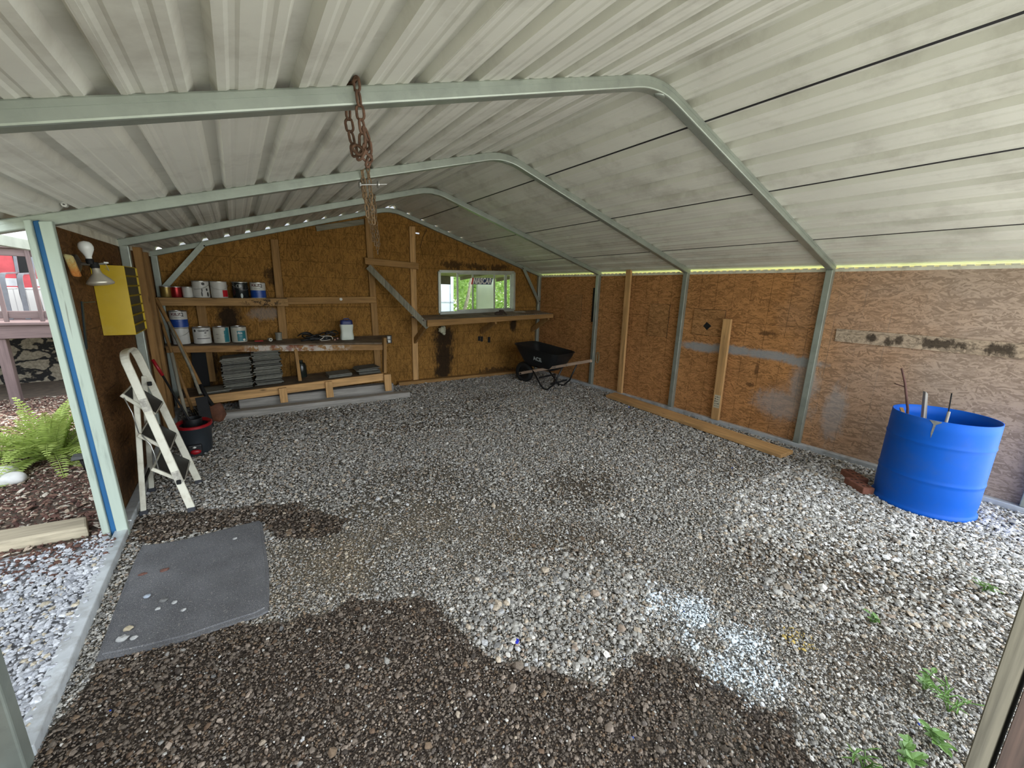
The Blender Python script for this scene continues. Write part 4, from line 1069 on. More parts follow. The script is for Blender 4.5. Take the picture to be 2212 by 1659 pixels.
mb = MB(); mb.tube([(.06, -2.77, 1.605), (.075, -2.75, 1.61), (.095, -2.74, 1.615)], .006, 6); mb.box(.085, .105, -2.75, -2.735, 1.613, 1.622); mb.tube([(.09, -2.74, 1.61), (.10, -2.74, 1.57), (.085, -2.745, 1.585)], .002, 5); mb.build('pull_chain', m_tin, lf)
# insulation scrap
N = NT('spray_foam'); o = N.obj(); s_ = N.n('SeparateXYZ'); N.l(o, s_.inputs[0]); f = N.noise(o, 90, 4)
g = N.math('ADD', N.math('MULTIPLY', s_.outputs['Z'], 5.0), N.math('MULTIPLY', f, .7)); N.l(N.ramp(g, [(.45, (.52, .19, .04)), (.65, (.52, .30, .08)), (.90, (.50, .44, .20))]), N.p.inputs['Base Color']); N.p.inputs['Roughness'].default_value = .9; N.bump(f, .9, .01)
mb = MB(); mb.hexa([(-.004, -3.012, 1.530), (.030, -3.004, 1.526), (.030, -2.968, 1.530), (-.004, -2.972, 1.534), (-.024, -3.008, 1.648), (.012, -3.000, 1.642), (.010, -2.966, 1.642), (-.026, -2.97, 1.650)])
tag(mb.build('insulation_scrap', N.m, bevel=.010, seg=3), 'orange and yellow scrap of spray foam beside the doorway post', 'foam')
# saw-like square bracket on the wall
mb = MB(); mb.hexa([(-.031, -2.93, 1.12), (-.024, -2.93, 1.12), (-.024, -2.905, 1.12), (-.031, -2.905, 1.12), (-.031, -2.83, 1.39), (-.024, -2.83, 1.39), (-.024, -2.805, 1.39), (-.031, -2.805, 1.39)])
mb.hexa([(-.031, -2.82, 1.38), (-.026, -2.82, 1.38), (-.026, -2.55, 1.375), (-.031, -2.55, 1.375), (-.031, -2.82, 1.386), (-.026, -2.82, 1.386), (-.026, -2.55, 1.381), (-.031, -2.55, 1.381)])
tag(mb.build('framing_square', M('blued_steel', (.03, .045, .05), .5, .4), bevel=.001), 'dark L shaped square hanging on the left wall below the lamp', 'tool')

# ================================================================ step ladder
m_lad = M('ladder_white', (.62, .60, .50), .4, 0, .06, 6, 0, dirt=((.30, .25, .17), .5, 9))
m_tread = M('black_tread', (.022, .022, .020), .6, 0, .3, 30)
m_rub = M('grey_rubber', (.035, .037, .045), .7)
ld = thing('step_ladder', 'white folding step ladder with three black treads by the left wall', 'ladder', (.2, -2.70, 0))
A, B = Vector((.325, -2.965, .022)), Vector((.335, -2.50, .022)); A2, B2 = Vector((.118, -2.83, 1.0)), Vector((.122, -2.495, 1.0))
top = [A, A+(A2-A)*.55, A2]+arc(A2+Vector((-.004, .003, .015)), (.103, -2.81, 1.075), (.100, -2.70, 1.072), 6)+arc((.100, -2.63, 1.072), (.103, -2.50, 1.075), B2+Vector((-.004, -.002, .015)), 6)+[B2, B+(B2-B)*.55, B]
mb = MB()
pl = (B-A).cross(A2-A).normalized()                  # normal of the front frame plane
mb.sweep(top, .044, .018, pl); mb.build('front_frame', m_lad, ld, bevel=.003)
RA, RB = Vector((.066, -2.86, .022)), Vector((.060, -2.49, .022)); RA2, RB2 = Vector((.135, -2.815, .86)), Vector((.135, -2.515, .87))
for p, q in ((RA, RA2), (RB, RB2)):
    mb = MB(); mb.sweep([p, q], .030, .016, (1, 0, 0.1)); mb.build('rear_leg', m_lad, ld, bevel=.003)
for zz in (.16, .46):
    t_ = zz/.86; mb = MB(); mb.bar(RA+(RA2-RA)*t_+Vector((-.004, 0, 0)), RB+(RB2-RB)*t_+Vector((-.004, 0, 0)), .03, .006, (0, 0, 1)); mb.build('rear_brace', m_dark, ld)
for (xr, zr, xf, zf, yn, yf) in ((.070, .825, .212, .672, -2.835, -2.505), (.118, .56, .258, .425, -2.865, -2.505), (.158, .33, .308, .200, -2.90, -2.505)):
    r0, r1, f0, f1 = Vector((xr, yn, zr)), Vector((xr, yf, zr)), Vector((xf, yn, zf)), Vector((xf, yf, zf))
    d = (f0-r0).normalized(); nr = d.cross(Vector((0, 1, 0))).normalized()
    if nr.z < 0: nr = -nr
    mb = MB(); mb.hexa([r0-nr*.022, f0-nr*.022, f1-nr*.022, r1-nr*.022, r0, f0, f1, r1])
    tr = mb.build('tread', m_lad, ld, bevel=.003)
    mb = MB(); i_ = Vector((0, .012, 0)); mb.hexa([r0+i_+d*.010, f0+i_-d*.006, f1-i_-d*.006, r1-i_+d*.010, r0+i_+d*.010+nr*.003, f0+i_-d*.006+nr*.003, f1-i_-d*.006+nr*.003, r1-i_+d*.010+nr*.003])
    pd = mb.build('tread_mat', m_tread, tr); pd['label'] = 'black non-slip mat'
    mb = MB(); mb.bar(f0+Vector((0, .02, 0))-nr*.006+d*.002, f1-Vector((0, .02, 0))-nr*.006+d*.002, .010, .004, nr); mb.build('edge_strip', m_tin, tr)
mb = MB()
for pts in ([(.075, -2.84, .80), (.10, -2.845, .70), (.118, -2.87, .565)], [(.13, -2.87, .55), (.165, -2.88, .48), (.175, -2.885, .42), (.185, -2.90, .315)]):
    mb.tube(pts, .0035, 6)
mb.build('link_rod', m_tin, ld, smooth=True)
mb = MB()
for p in (A, B, RA, RB):
    mb.box(p.x-.022, p.x+.022, p.y-.015, p.y+.015, -.004, .03)
mb.build('foot', m_rub, ld, bevel=.004)
mb = MB()
for p in (Vector((.162, -2.835, .80)), Vector((.162, -2.535, .82)), Vector((.282, -2.943, .22))): mb.box(p.x-.012, p.x+.012, p.y-.022, p.y-.004, p.z-.014, p.z+.014)
mb.build('hinge', m_dark, ld, bevel=.003)
mb = MB()
for t_, L_ in ((.74, .085), (.235, .085)):
    c = A+(A2-A)*t_; d = (A2-A).normalized(); s_ = d.cross(pl).normalized(); yv = pl*.020
    o_ = s_*.0 + Vector((0, -.0105, 0))
    mb.hexa([c-d*L_/2-yv+o_, c-d*L_/2+yv+o_, c-d*L_/2+yv+o_+Vector((0, .001, 0)), c-d*L_/2-yv+o_+Vector((0, .001, 0)), c+d*L_/2-yv+o_, c+d*L_/2+yv+o_, c+d*L_/2+yv+o_+Vector((0, .001, 0)), c+d*L_/2-yv+o_+Vector((0, .001, 0))])
mb.build('warning_label', M('worn_sticker', (.38, .36, .31), .7, 0, .35, 60), ld)

# ================================================================ bucket and garden tools
bk = thing('mop_bucket', 'dark grey oval mop bucket with a red rim and pedal in the left corner', 'bucket', (.285, -1.72, 0))
m_bk = M('charcoal_plastic', (.022, .027, .032), .45, 0, .1, 8); m_rd = M('red_plastic', (.30, .006, .012), .4)
mb = MB(); mb.lathe([(0, .0), (.105, .0), (.112, .012), (.120, .10), (.130, .245), (.134, .25), (.134, .262), (.126, .262), (.118, .24), (.105, .03), (0, .03)], (.285, -1.72, 0), 40, 1, 1.25); mb.build('body', m_bk, bk, smooth=True, angle=40)
mb = MB(); mb.lathe([(.132, .250), (.139, .254), (.139, .272), (.130, .278), (.108, .268), (.104, .258), (.108, .252)], (.285, -1.72, 0), 40, 1, 1.25); mb.build('rim', m_rd, bk, smooth=True, angle=50)
mb = MB(); mb.lathe([(.062, .14), (.072, .24), (.072, .30), (.066, .30), (.060, .15)], (.275, -1.655, 0), 28); mb.build('wringer_basket', m_blackplast, bk, smooth=True, angle=40)
mb = MB(); mb.box(.235, .335, -1.895, -1.86, .0, .115); mb.build('pedal_recess', m_blackplast, bk, bevel=.012, seg=3)
mb = MB(); mb.blob((.287, -1.902, .052), (.040, .016, .024), 6, 2, .12); mb.build('pedal', m_rd, bk, smooth=True)
mb = MB(); mb.blob((.282, -1.90, .094), (.016, .008, .010), 2, 1, .1); mb.build('badge', m_wtext, bk, smooth=True)
hz = .04
def pole(path, r, n=8): m = MB(); m.tube(path, r, n); return m
mo = thing('mop', 'mop with a red grip and black shaft standing in the red rimmed bucket', 'mop', (.26, -1.68, .03))
pole([(.072, -1.665, .86), (.122, -1.67, .715)], .013).build('grip', m_rd, mo, smooth=True); pole([(.122, -1.67, .715), (.268, -1.69, .245), (.275, -1.69, .14)], .009).build('shaft', m_dark, mo, smooth=True)
mb = MB(); mb.blob((.275, -1.67, .185), (.052, .052, .04), 5, 2, .25); mb.build('mop_head', M('mop_strings', (.10, .10, .11), .9), mo, smooth=True)
sv = thing('shovel', 'long handled shovel with a rusty blade leaning in the left back corner', 'shovel', (.40, -.80, .01))
pole([(.022, -.55, 1.345), (.16, -.64, .90), (.296, -.76, .43)], .018).build('handle', m_pine['z'], sv, smooth=True)
pole([(.296, -.76, .43), (.345, -.79, .28), (.385, -.81, .19)], .019).build('socket', m_dark, sv, smooth=True)
mb = MB(); U = Vector((.42, -.86, .10)); dv = Vector((.33, -.22, -.92)).normalized(); sv_ = Vector((.75, .65, .1)); sv_ = (sv_-dv*sv_.dot(dv)).normalized(); nv = dv.cross(sv_)
rows = []
for i in range(9):
    t_ = i/8; wv_ = .10*(1-.25*abs(t_-.3)) if t_ < .75 else .10*.89*max(.05, 1-(t_-.75)/.25*.85)
    rows.append([U+dv*(-.11+.20*t_)+sv_*(wv_*k/4)+nv*(-.028*(1-(k/4)**2)) for k in range(-4, 5)])
vs = [p for r_ in rows for p in r_]; mb.add(vs, [(i*9+k, i*9+k+1, (i+1)*9+k+1, (i+1)*9+k) for i in range(8) for k in range(8)])
bl = mb.build('blade', M('rusty_blade', (.12, .045, .022), .75, .2, .35, 18), sv, smooth=True); md = bl.modifiers.new('thick', 'SOLIDIFY'); md.thickness = .004
hh = thing('hoe', 'grey weathered tool handle standing upright behind the mop', 'tool', (.17, -1.05, .02))
pole([(.135, -1.06, .83), (.155, -1.08, .45), (.185, -1.15, .155)], .016).build('handle', m_grey['z'], hh, smooth=True)
mb = MB(); mb.hexa([(.13, -1.20, .0), (.24, -1.20, .0), (.24, -1.13, .0), (.13, -1.13, .0), (.165, -1.165, .15), (.205, -1.165, .15), (.205, -1.15, .15), (.165, -1.15, .15)]); mb.build('blade', M('rusty_dark', (.05, .03, .022), .7), hh)
gf = thing('garden_fork', 'brown handled tool leaning against the corner between the shelves and the left wall', 'tool', (.10, -.5, .02))
pole([(-.01, -.36, 1.26), (.05, -.42, .85), (.20, -.74, .12)], .015).build('handle', m_pine['z'], gf, smooth=True)
mb = MB()
for k in range(-1, 3): mb.tube([(.20+.012*k, -.74+.02*k, .15), (.215+.02*k, -.765+.03*k, .10), (.235+.02*k, -.80+.03*k, .0)], .005, 6)
mb.build('tines', m_dark, gf)
pb = thing('garden_spade', 'dark spade with a black metal blade standing behind the bucket', 'tool', (.33, -1.0, .02))
pole([(.10, -.62, 1.10), (.24, -.80, .62), (.30, -.92, .36)], .014).build('handle', m_grey['z'], pb, smooth=True)
mb = MB(); mb.hexa([(.28, -1.04, .0), (.38, -1.0, .0), (.385, -.985, .0), (.285, -1.025, .0), (.255, -.97, .33), (.355, -.93, .33), (.355, -.925, .33), (.255, -.965, .33)]); mb.build('blade', m_dark, pb, bevel=.003)

# ================================================================ wheelbarrow
wbr = thing('wheelbarrow', 'black wheelbarrow with wooden handles parked in the right back corner', 'wheelbarrow', (4.78, -1.15, 0))
m_tray = M('black_tray', (.010, .011, .012), .38, 0, .1, 8)
def rrect(cx, cy, hx, hy, z, rad=.1, tilt=0.0, n=6):
    out = []
    for (sx_, sy_, a0) in ((1, 1, 0), (-1, 1, pi/2), (-1, -1, pi), (1, -1, 3*pi/2)):
        for i in range(n):
            a = a0+i/(n-1)*pi/2; px = cx+sx_*(hx-rad)+cos(a)*rad; py = cy+sy_*(hy-rad)+sin(a)*rad
            out.append((px, py, z+tilt*(py-cy)))
    return out
TX, TY = 4.80, -1.115
lv = [(4.80, -1.14, .155, .22, .315, .07, .10), (4.80, -1.13, .20, .29, .36, .08, .10), (4.80, -1.125, .272, .405, .565, .09, .105), (4.80, -1.12, .285, .425, .625, .10, .11), (4.80, -1.12, .302, .445, .632, .11, .11), (4.80, -1.12, .302, .445, .620, .11, .11)]
mb = MB(); vs = []
for (cx, cy, hx, hy, z, rad, tl) in lv: vs += rrect(cx, cy, hx, hy, z, rad, tl)
n_ = 24; fs = [(i*n_+k, i*n_+(k+1) % n_, (i+1)*n_+(k+1) % n_, (i+1)*n_+k) for i in range(len(lv)-1) for k in range(n_)]+[tuple(range(n_-1, -1, -1))]
mb.add(vs, fs); tr = mb.build('tray', m_tray, wbr, smooth=True, angle=50); md = tr.modifiers.new('thick', 'SOLIDIFY'); md.thickness = .006; md.offset = -1
mb = MB()
def ace(u, v):                                       # on the sloping near side of the tray
    z = .470+v; t_ = (z-.36)/(.565-.36); return (4.80-(.20+(.272-.20)*t_)-.0105, -1.175-u, z-u*.10)
put_text(mb, 'ACE', .088, ace, 0, .003); mb.build('lettering', M('silver_lettering', (.42, .46, .45), .45), tr, fix=False)
m_hand = wood('ash_handle', (.42, .30, .22), 'y', .7, knots=False)
for a, c in (((4.640, -.744, .165), (4.600, -2.121, .570)), ((5.00, -.744, .165), (5.03, -1.66, .435))):
    mb = MB(); mb.bar(a, c, .036, .042, (1, 0, 0)); hd = mb.build('handle', m_hand, wbr, bevel=.005, seg=2)
    mb = MB(); A_, C_ = Vector(a), Vector(c)
    for t_ in (.52, .55, .70): mb.lathe([(0, 0), (.014, 0), (.012, .006), (0, .007)], (0, 0, 0), 10, M4=Matrix.Translation(A_+(C_-A_)*t_+Vector((-.018, 0, 0))) @ Matrix.Rotation(-pi/2, 4, 'Y'))
    mb.build('bolt', m_tin, hd)
for xa, xb in ((4.56, 4.60), (4.99, 5.02)):
    s_ = 1 if xa > 4.8 else -1
    mb = MB(); mb.tube([(xb-.01*s_, -1.62, .395), (xb, -1.50, .12), (xa+.01*s_, -1.40, .018), (xa, -1.32, .012), (xa, -1.26, .06), (xb-.02*s_, -1.04, .26)], .013, 8); lg = mb.build('leg', m_tray, wbr, smooth=True)
mb = MB(); mb.bar((4.58, -1.44, .11), (5.03, -1.44, .11), .006, .03, (0, 1, 0)); mb.bar((4.58, -1.20, .17), (5.03, -1.20, .17), .006, .03, (0, 1, 0))
mb.bar((4.58, -1.50, .15), (5.03, -1.20, .17), .02, .006, (0, 1, 0)); mb.build('leg_brace', M('black_brace', (.04, .042, .044), .35, .6), wbr)
wh = Vector((4.79, -.72, .168)); mb = MB()
MW = Matrix.Translation(wh) @ Matrix.Rotation(pi/2, 4, 'Y')
mb.lathe([(.095, -.035), (.13, -.05), (.165, -.042), (.178, -.02), (.180, 0), (.178, .02), (.165, .042), (.13, .05), (.095, .035)], (0, 0, 0), 32, M4=MW); whl = mb.build('wheel', M('tyre_rubber', (.012, .012, .012), .7), wbr, smooth=True, angle=60)
mb = MB(); mb.lathe([(0, -.03), (.03, -.03), (.03, -.012), (.096, -.02), (.096, .02), (.03, .012), (.03, .03), (0, .03)], (0, 0, 0), 28, M4=MW); mb.build('hub', m_tray, whl, smooth=True, angle=40)
mb = MB(); mb.tube([(4.60, -.80, .175), (4.66, -.72, .168), (4.92, -.72, .168), (4.99, -.80, .175)], .011, 8); mb.build('axle', m_dark, whl, smooth=True)

wbr.location = (4.81, -1.11, 0); wbr.rotation_euler.z = radians(14.5)
# ================================================================ blue barrel, what sticks out of it, bricks
m_blue = M('blue_plastic', (.002, .105, .56), .5, 0, .05, 3, .02, 30, spec=.22, dirt=((.05, .12, .34), .3, 3.5))
BX, BY, BR, BH = 4.995, -5.63, .288, .715
ba = thing('barrel', 'cut open blue plastic barrel by the right wall', 'barrel', (BX, BY, 0))
mb = MB(); prof = [(0, .004), (BR*.97, .004), (BR*1.005, .0), (BR*1.03, .010), (BR*1.03, .022), (BR*1.0, .032), (BR*.985, .045)]
def ring(z): return [(BR, z-.030), (BR, z-.013), (BR*1.011, z-.006), (BR*1.014, z), (BR*1.011, z+.006), (BR, z+.013), (BR, z+.030)]
prof += [(BR*1.0, .12)]+ring(.262)+[(BR, .40)]+ring(.535)+[(BR, .64), (BR*.995, BH)]
mb.lathe(prof, (BX, BY, 0), 72); bo = mb.build('body', m_blue, ba, smooth=True, angle=60); md = bo.modifiers.new('thick', 'SOLIDIFY'); md.thickness = .006; md.offset = -1
mb = MB(); aa = math.atan2(CAM_LOC.y-BY, CAM_LOC.x-BX)-.13
mb.add([(BX+cos(aa+k)*BR*1.004, BY+sin(aa+k)*BR*1.004, z) for k, z in ((-.10, BH-.002), (-.012, BH-.03), (-.02, BH-.09), (.0, BH-.13), (.02, BH-.085), (.03, BH-.03), (.11, BH-.012), (.12, BH-.002))], [tuple(range(8))])
mb.build('dried_spill', M('dried_mud', (.22, .23, .22), .8, 0, .25, 60), ba, fix=False)
mb = MB(); mb.lathe([(0, .38), (BR*.97, .38)], (BX, BY, 0), 48); mb.build('rubbish_fill', M('dark_rubbish', (.06, .055, .05), .9, 0, .6, 20, .8, 30), ba)
mb = MB(); mb.tube([(5.06, -5.32, 1.005), (5.06, -5.36, .90), (5.03, -5.42, .70), (5.02, -5.46, .42)], .009, 8, taper=[.006, .008, .009, .009]); mb.tube([(5.06, -5.372, .86), (5.07, -5.30, .875)], .004, 6)
tag(mb.build('rusty_rod', M('rust_rod', (.13, .06, .05), .8), smooth=True), 'brown rusty rod, the tallest thing sticking out of the blue barrel', 'rod')
mb = MB(); mb.hexa([(4.97, -5.585, .40), (5.0, -5.565, .40), (4.99, -5.54, .40), (4.96, -5.56, .40), (5.00, -5.515, .845), (5.02, -5.495, .85), (5.01, -5.48, .862), (4.99, -5.50, .862)])
tag(mb.build('wooden_stick', m_silver['z'], bevel=.002), 'short grey wooden slat sticking up in the middle of the blue barrel', 'stick')
mb = MB(); mb.tube([(5.02, -5.63, .875), (5.015, -5.65, .60), (5.01, -5.66, .42)], .004, 6); tag(mb.build('thin_stick', m_dark, smooth=True), 'thin dark stick standing at the right inside the blue barrel', 'stick')
mb = MB(); mb.tube([(5.00, -5.645, .74), (5.0, -5.645, .42)], .009, 8); tag(mb.build('pale_stick', M('pale_stick', (.40, .36, .30), .8), smooth=True), 'short pale stick next to the thin dark one inside the blue barrel', 'stick')
mb = MB(); mb.hexa([(4.94, -5.46, .45), (4.99, -5.44, .45), (5.0, -5.46, .45), (4.95, -5.48, .45), (4.86, -5.42, .70), (4.93, -5.39, .72), (4.94, -5.41, .72), (4.87, -5.44, .70)])
tag(mb.build('wood_offcut', m_pine['z'], bevel=.002), 'pale wood offcut lying inside the near left rim of the blue barrel', 'wood')
m_brick = M('red_brick', (.26, .105, .070), .85, 0, .25, 25, .3, 90)
def brick(loc, rz, label):
    mb = MB(); mb.box(-.10, .10, -.045, .045, 0, .058)
    o = mb.build('brick', m_brick, base=(0, 0, 0), bevel=.004); o.location = loc; o.rotation_euler.z = rz; tag(o, label, 'brick')
    m2 = MB()
    for k in (-.06, 0, .06):
        for j in (-.016, .016): m2.lathe([(.010, .0582), (0, .0585)], (k, j, 0), 12)
    h = m2.build('core_holes', m_dark, None, base=(0, 0, 0)); h.parent = o
    return o
brick((4.84, -5.285, .0), .95, 'red brick with holes beside the blue barrel, the one farther from the wall')
brick((5.02, -5.20, .0), .9, 'red brick tucked behind the other brick beside the blue barrel')

# ================================================================ floor mat and bits on it
N = NT('carpet_mat'); o = N.obj(); f = N.noise(o, 420, 3, .7); g = N.noise(o, 5, 4); h_ = N.noise(o, 150, 2)
c = N.ramp(f, [(.3, (.07, .072, .082)), (.5, (.15, .153, .168)), (.72, (.33, .33, .345))]); c = N.mix(.7, c, N.ramp(g, [(.3, (.72, .70, .66)), (.7, (1.2, 1.18, 1.12))]), 'MULTIPLY')
c = N.mix(N.math('MULTIPLY', N.math('GREATER_THAN', h_, .66), .7), c, (.40, .38, .34))
N.l(c, N.p.inputs['Base Color']); N.p.inputs['Roughness'].default_value = .95; N.p.inputs['Specular IOR Level'].default_value = .1; N.bump(f, .6, .004)
mb = MB(); out = [(0.12,-3.30),(0.22,-3.335),(0.32,-3.345),(0.55,-3.35),(0.70,-3.355),(0.716,-3.40),(0.718,-3.65),(0.722,-3.90),(0.71,-4.15),(0.70,-4.25),(0.66,-4.262),(0.55,-4.25),(0.39,-4.24),(0.25,-4.215),(0.10,-4.18),(0.10,-3.95),(0.10,-3.83),(0.11,-3.5)]
c0 = (.41, -3.8)
def off(k, z): return [(c0[0]+(x-c0[0])*k, c0[1]+(y-c0[1])*k, z+.004*sin(9*x+7*y)) for x, y in out]
n_ = len(out); vs = off(1.0, .0)+off(1.0, .010)+off(.955, .012)+off(.95, .017)+off(.5, .017)+[(c0[0], c0[1], .017)]
fs = [(i*n_+k, i*n_+(k+1) % n_, (i+1)*n_+(k+1) % n_, (i+1)*n_+k) for i in range(4) for k in range(n_)]+[(4*n_+k, 4*n_+(k+1) % n_, 5*n_) for k in range(n_)]
mb.add(vs, fs); tag(mb.build('floor_mat', N.m), 'charcoal grey carpet mat on the gravel inside the side doorway', 'mat')
rr = random.Random(21); m_peb = M('pebble_grey', (.40, .40, .39), .75, 0, .25, 30); m_chip = M('bark_chip', (.13, .06, .045), .85); m_pt = M('pebble_tan', (.42, .36, .25), .8)
spots = [(.18, -4.06, .016, m_pt, 'tan pebble, the biggest in the near left corner of the carpet mat'), (.285, -3.93, .015, M('pebble_dark', (.16, .16, .155), .75, 0, .3, 30), 'dark grey pebble near the middle of the carpet mat'), (.215, -3.855, .014, M('pebble_bluish', (.32, .36, .42), .75, 0, .2, 30), 'bluish grey pebble left of the middle of the carpet mat'),
         (.17, -4.12, .019, m_peb, 'flat pale pebble by the near left corner of the carpet mat'), (.21, -4.135, .013, m_peb, 'small flat pebble right of the pale one near the mat corner'), (.27, -3.98, .011, m_peb, 'tiny pale pebble just nearer than the dark grey one on the mat'), (.33, -3.97, .011, m_peb, 'tiny pale pebble right of the dark grey one on the mat'),
         (.26, -3.66, .014, m_chip, 'reddish bark chip on the left half of the carpet mat'), (.17, -3.64, .012, m_chip, 'reddish bark chip at the left edge of the carpet mat'), (.57, -3.52, .011, m_peb, 'pale stone chip at the far right part of the carpet mat'), (.37, -4.05, .010, m_peb, 'small pale pebble near the front edge of the carpet mat')]
for (x, y, r_, mt, lb) in spots:
    mb = MB(); mb.blob((x, y, .016+r_*.5), (r_*(1.5 if mt is m_chip else 1.1), r_*.8, r_*.55), rr.randint(0, 99), 2, .25)
    tag(mb.build('bark_chip' if mt is m_chip else 'pebble', mt), lb, 'chip' if mt is m_chip else 'pebble')
bits = [((1.60, -5.02, .012), (.013, .011, .010), M('blue_scrap', (.02, .03, .42), .4), 'bright blue scrap on the dark wet gravel in the foreground', 'scrap'),
        ((1.80, -5.92, .012), (.016, .012, .008), M('teal_scrap', (.08, .40, .34), .5), 'teal scrap in the dark foreground gravel', 'scrap')]
for (p, r_, mt, lb, ct_) in bits:
    mb = MB(); mb.blob(p, r_, 3, 1, .3); tag(mb.build('plastic_scrap', mt), lb, ct_)

# ================================================================ chains
m_rust = M('rusty_chain', (.115, .060, .036), .8, .15, .4, 60, .4, 200); m_rust2 = M('pale_rusty_chain', (.26, .17, .095), .75, .1, .45, 60, .4, 200)
def chain(mb, path, L, wdt, r):
    """oval links laid along a polyline; alternate links turn a quarter"""
    P = [Vector(p) for p in path]; seg = [(P[i+1]-P[i]).length for i in range(len(P)-1)]; tot = sum(seg); step = L-2.4*r; n = max(1, int(tot/step))
    for k in range(n):
        s_ = (k+.5)*step; i = 0
        while i < len(seg)-1 and s_ > seg[i]: s_ -= seg[i]; i += 1
        c = P[i]+(P[i+1]-P[i])*(s_/max(seg[i], 1e-6)); t = (P[i+1]-P[i]).normalized()
        a = t.orthogonal().normalized(); b = t.cross(a); ang = (k % 2)*pi/2+.25*sin(k*1.7); u_ = a*cos(ang)+b*sin(ang)
        hl = L/2-wdt/2; pts = []
        for q in range(7): th_ = -pi/2+pi*q/6; pts.append(c+t*(hl+(wdt/2-r)*cos(th_))+u_*((wdt/2-r)*sin(th_)))
        for q in range(7): th_ = pi/2+pi*q/6; pts.append(c+t*(-hl+(wdt/2-r)*cos(th_))+u_*((wdt/2-r)*sin(th_)))
        mb.tube(pts, r, 6, True)
CY = -3*D
mb = MB(); L_, w_, r_ = .054, .034, .0048
chain(mb, [(1.140, CY+.01, 2.206), (1.140, CY-.038, 2.205), (1.145, CY-.040, 2.15), (1.152, CY-.038, 2.06), (1.150, CY-.03, 1.96)], L_, w_, r_)
chain(mb, [(1.132, CY+.01, 2.206), (1.130, CY+.038, 2.20), (1.125, CY+.036, 2.10), (1.132, CY+.02, 2.02), (1.138, CY, 1.94)], L_, w_, r_)
chain(mb, [(1.160, CY-.03, 2.065), (1.172, CY-.03, 2.03), (1.178, CY-.02, 1.97), (1.165, CY-.01, 1.93)], L_, w_, r_)
chain(mb, [(1.125, CY-.02, 2.00), (1.145, CY-.045, 1.975), (1.170, CY-.03, 1.965), (1.182, CY-.02, 1.925)], L_, w_, r_)
chain(mb, [(1.178, CY-.02, 2.02), (1.155, CY-.04, 1.99), (1.135, CY-.04, 1.955), (1.150, CY-.03, 1.92)], L_, w_, r_)
tag(mb.build('chain', m_rust, smooth=True), 'knotted rusty brown chain of big links hung over the nearest roof frame', 'chain')
C2 = -2*D; ch2 = thing('chain', 'rusty chain hanging from the second overhead frame, a bolt through its links', 'chain', (1.57, C2, 1.95))
mb = MB()
for dx, dz in ((-.02, .02), (.02, 0)):
    chain(mb, [(1.565+dx, C2, 2.333), (1.560+dx, C2-.042, 2.34), (1.562+dx, C2-.044, 2.28), (1.578+dx, C2-.03, 2.13), (1.59+dx, C2-.02, 1.95+dz)], L_, w_, r_)
chain(mb, [(1.555, C2+.0, 2.333), (1.555, C2+.045, 2.34), (1.56, C2+.04, 2.2), (1.58, C2+.02, 2.05), (1.60, C2, 1.93)], L_, w_, r_)
mb.build('links', m_rust2, ch2, smooth=True)
mb = MB(); mb.tube([(1.52, C2-.06, 2.205), (1.70, C2-.065, 2.235)], .0055, 8); mb.lathe([(0, 0), (.024, 0), (.024, .008), (0, .008)], (0, 0, 0), 16, M4=Matrix.Translation((1.635, C2-.063, 2.224)) @ Matrix.Rotation(pi/2, 4, 'Y')); mb.lathe([(0, 0), (.022, 0), (.022, .01), (0, .01)], (0, 0, 0), 6, M4=Matrix.Translation((1.51, C2-.06, 2.203)) @ Matrix.Rotation(pi/2, 4, 'Y'))
mb.build('bolt', m_tin, ch2)
C3 = -D; mb = MB()
for dx, ze in ((-.03, 1.99), (.0, 1.93), (.035, 1.85)):
    chain(mb, [(2.015+dx, C3, 2.470), (2.012+dx, C3-.042, 2.462), (2.014+dx, C3-.044, 2.42), (2.03+dx, C3-.02, 2.2), (2.045+dx*.6, C3-.01, ze)], L_, w_, r_)
chain(mb, [(2.075, C3-.02, 2.12), (2.085, C3-.01, 1.99), (2.07, C3-.01, 1.93)], L_, w_, r_)
tag(mb.build('chain', m_rust2, smooth=True), 'pale rusty chain hanging from the third frame, its end reaching the doorway header', 'chain')
mb = MB(); mb.tube([(3.27, -.0, 2.40), (3.21, .02, 2.28), (3.16, .028, 2.12)], .003, 5)
tag(mb.build('cable', m_dark), 'thin dark wire hanging from the roof slope beside the tall stud', 'wire')
mb = MB(); mb.lathe([(.004, 0), (.012, 0), (.012, .03), (.004, .03)], (0, 0, 0), 12, M4=Matrix.Translation((.046, -3.085, 1.885)) @ Matrix.Rotation(pi/2, 4, 'X'))
tag(mb.build('conduit_clip', M('socket_white', (.62, .62, .58), .4)), 'small white tube end on top of the roof frame near the side doorway', 'clip')

# ================================================================ post at the front opening
mb = MB()
mb.hexa([(1.842, -6.229, -.02), (1.877, -6.252, -.02), (1.94, -6.262, -.02), (1.93, -6.229, -.02), (1.842, -6.206, 1.95), (1.877, -6.236, 1.95), (1.94, -6.246, 1.95), (1.93, -6.206, 1.95)])
tag(mb.build('jamb_stud', wood('worn_jamb_lumber', (.135, .12, .088), 'z', .45, knots=False), bevel=.003), 'weathered grey lumber edge upright at the front opening, close to the camera', 'post')
m_bwood = wood('dark_weathered_board', (.075, .045, .034), 'z', .4)
mb = MB(); mb.hexa([(1.884, -6.262, -.02), (2.12, -6.42, -.02), (2.13, -6.40, -.02), (1.942, -6.266, -.02), (1.884, -6.244, 1.95), (2.12, -6.40, 1.95), (2.13, -6.38, 1.95), (1.942, -6.248, 1.95)])
tag(mb.build('jamb_board', m_bwood, bevel=.002), 'dark brown weathered board fixed behind the grey upright at the front opening', 'board')

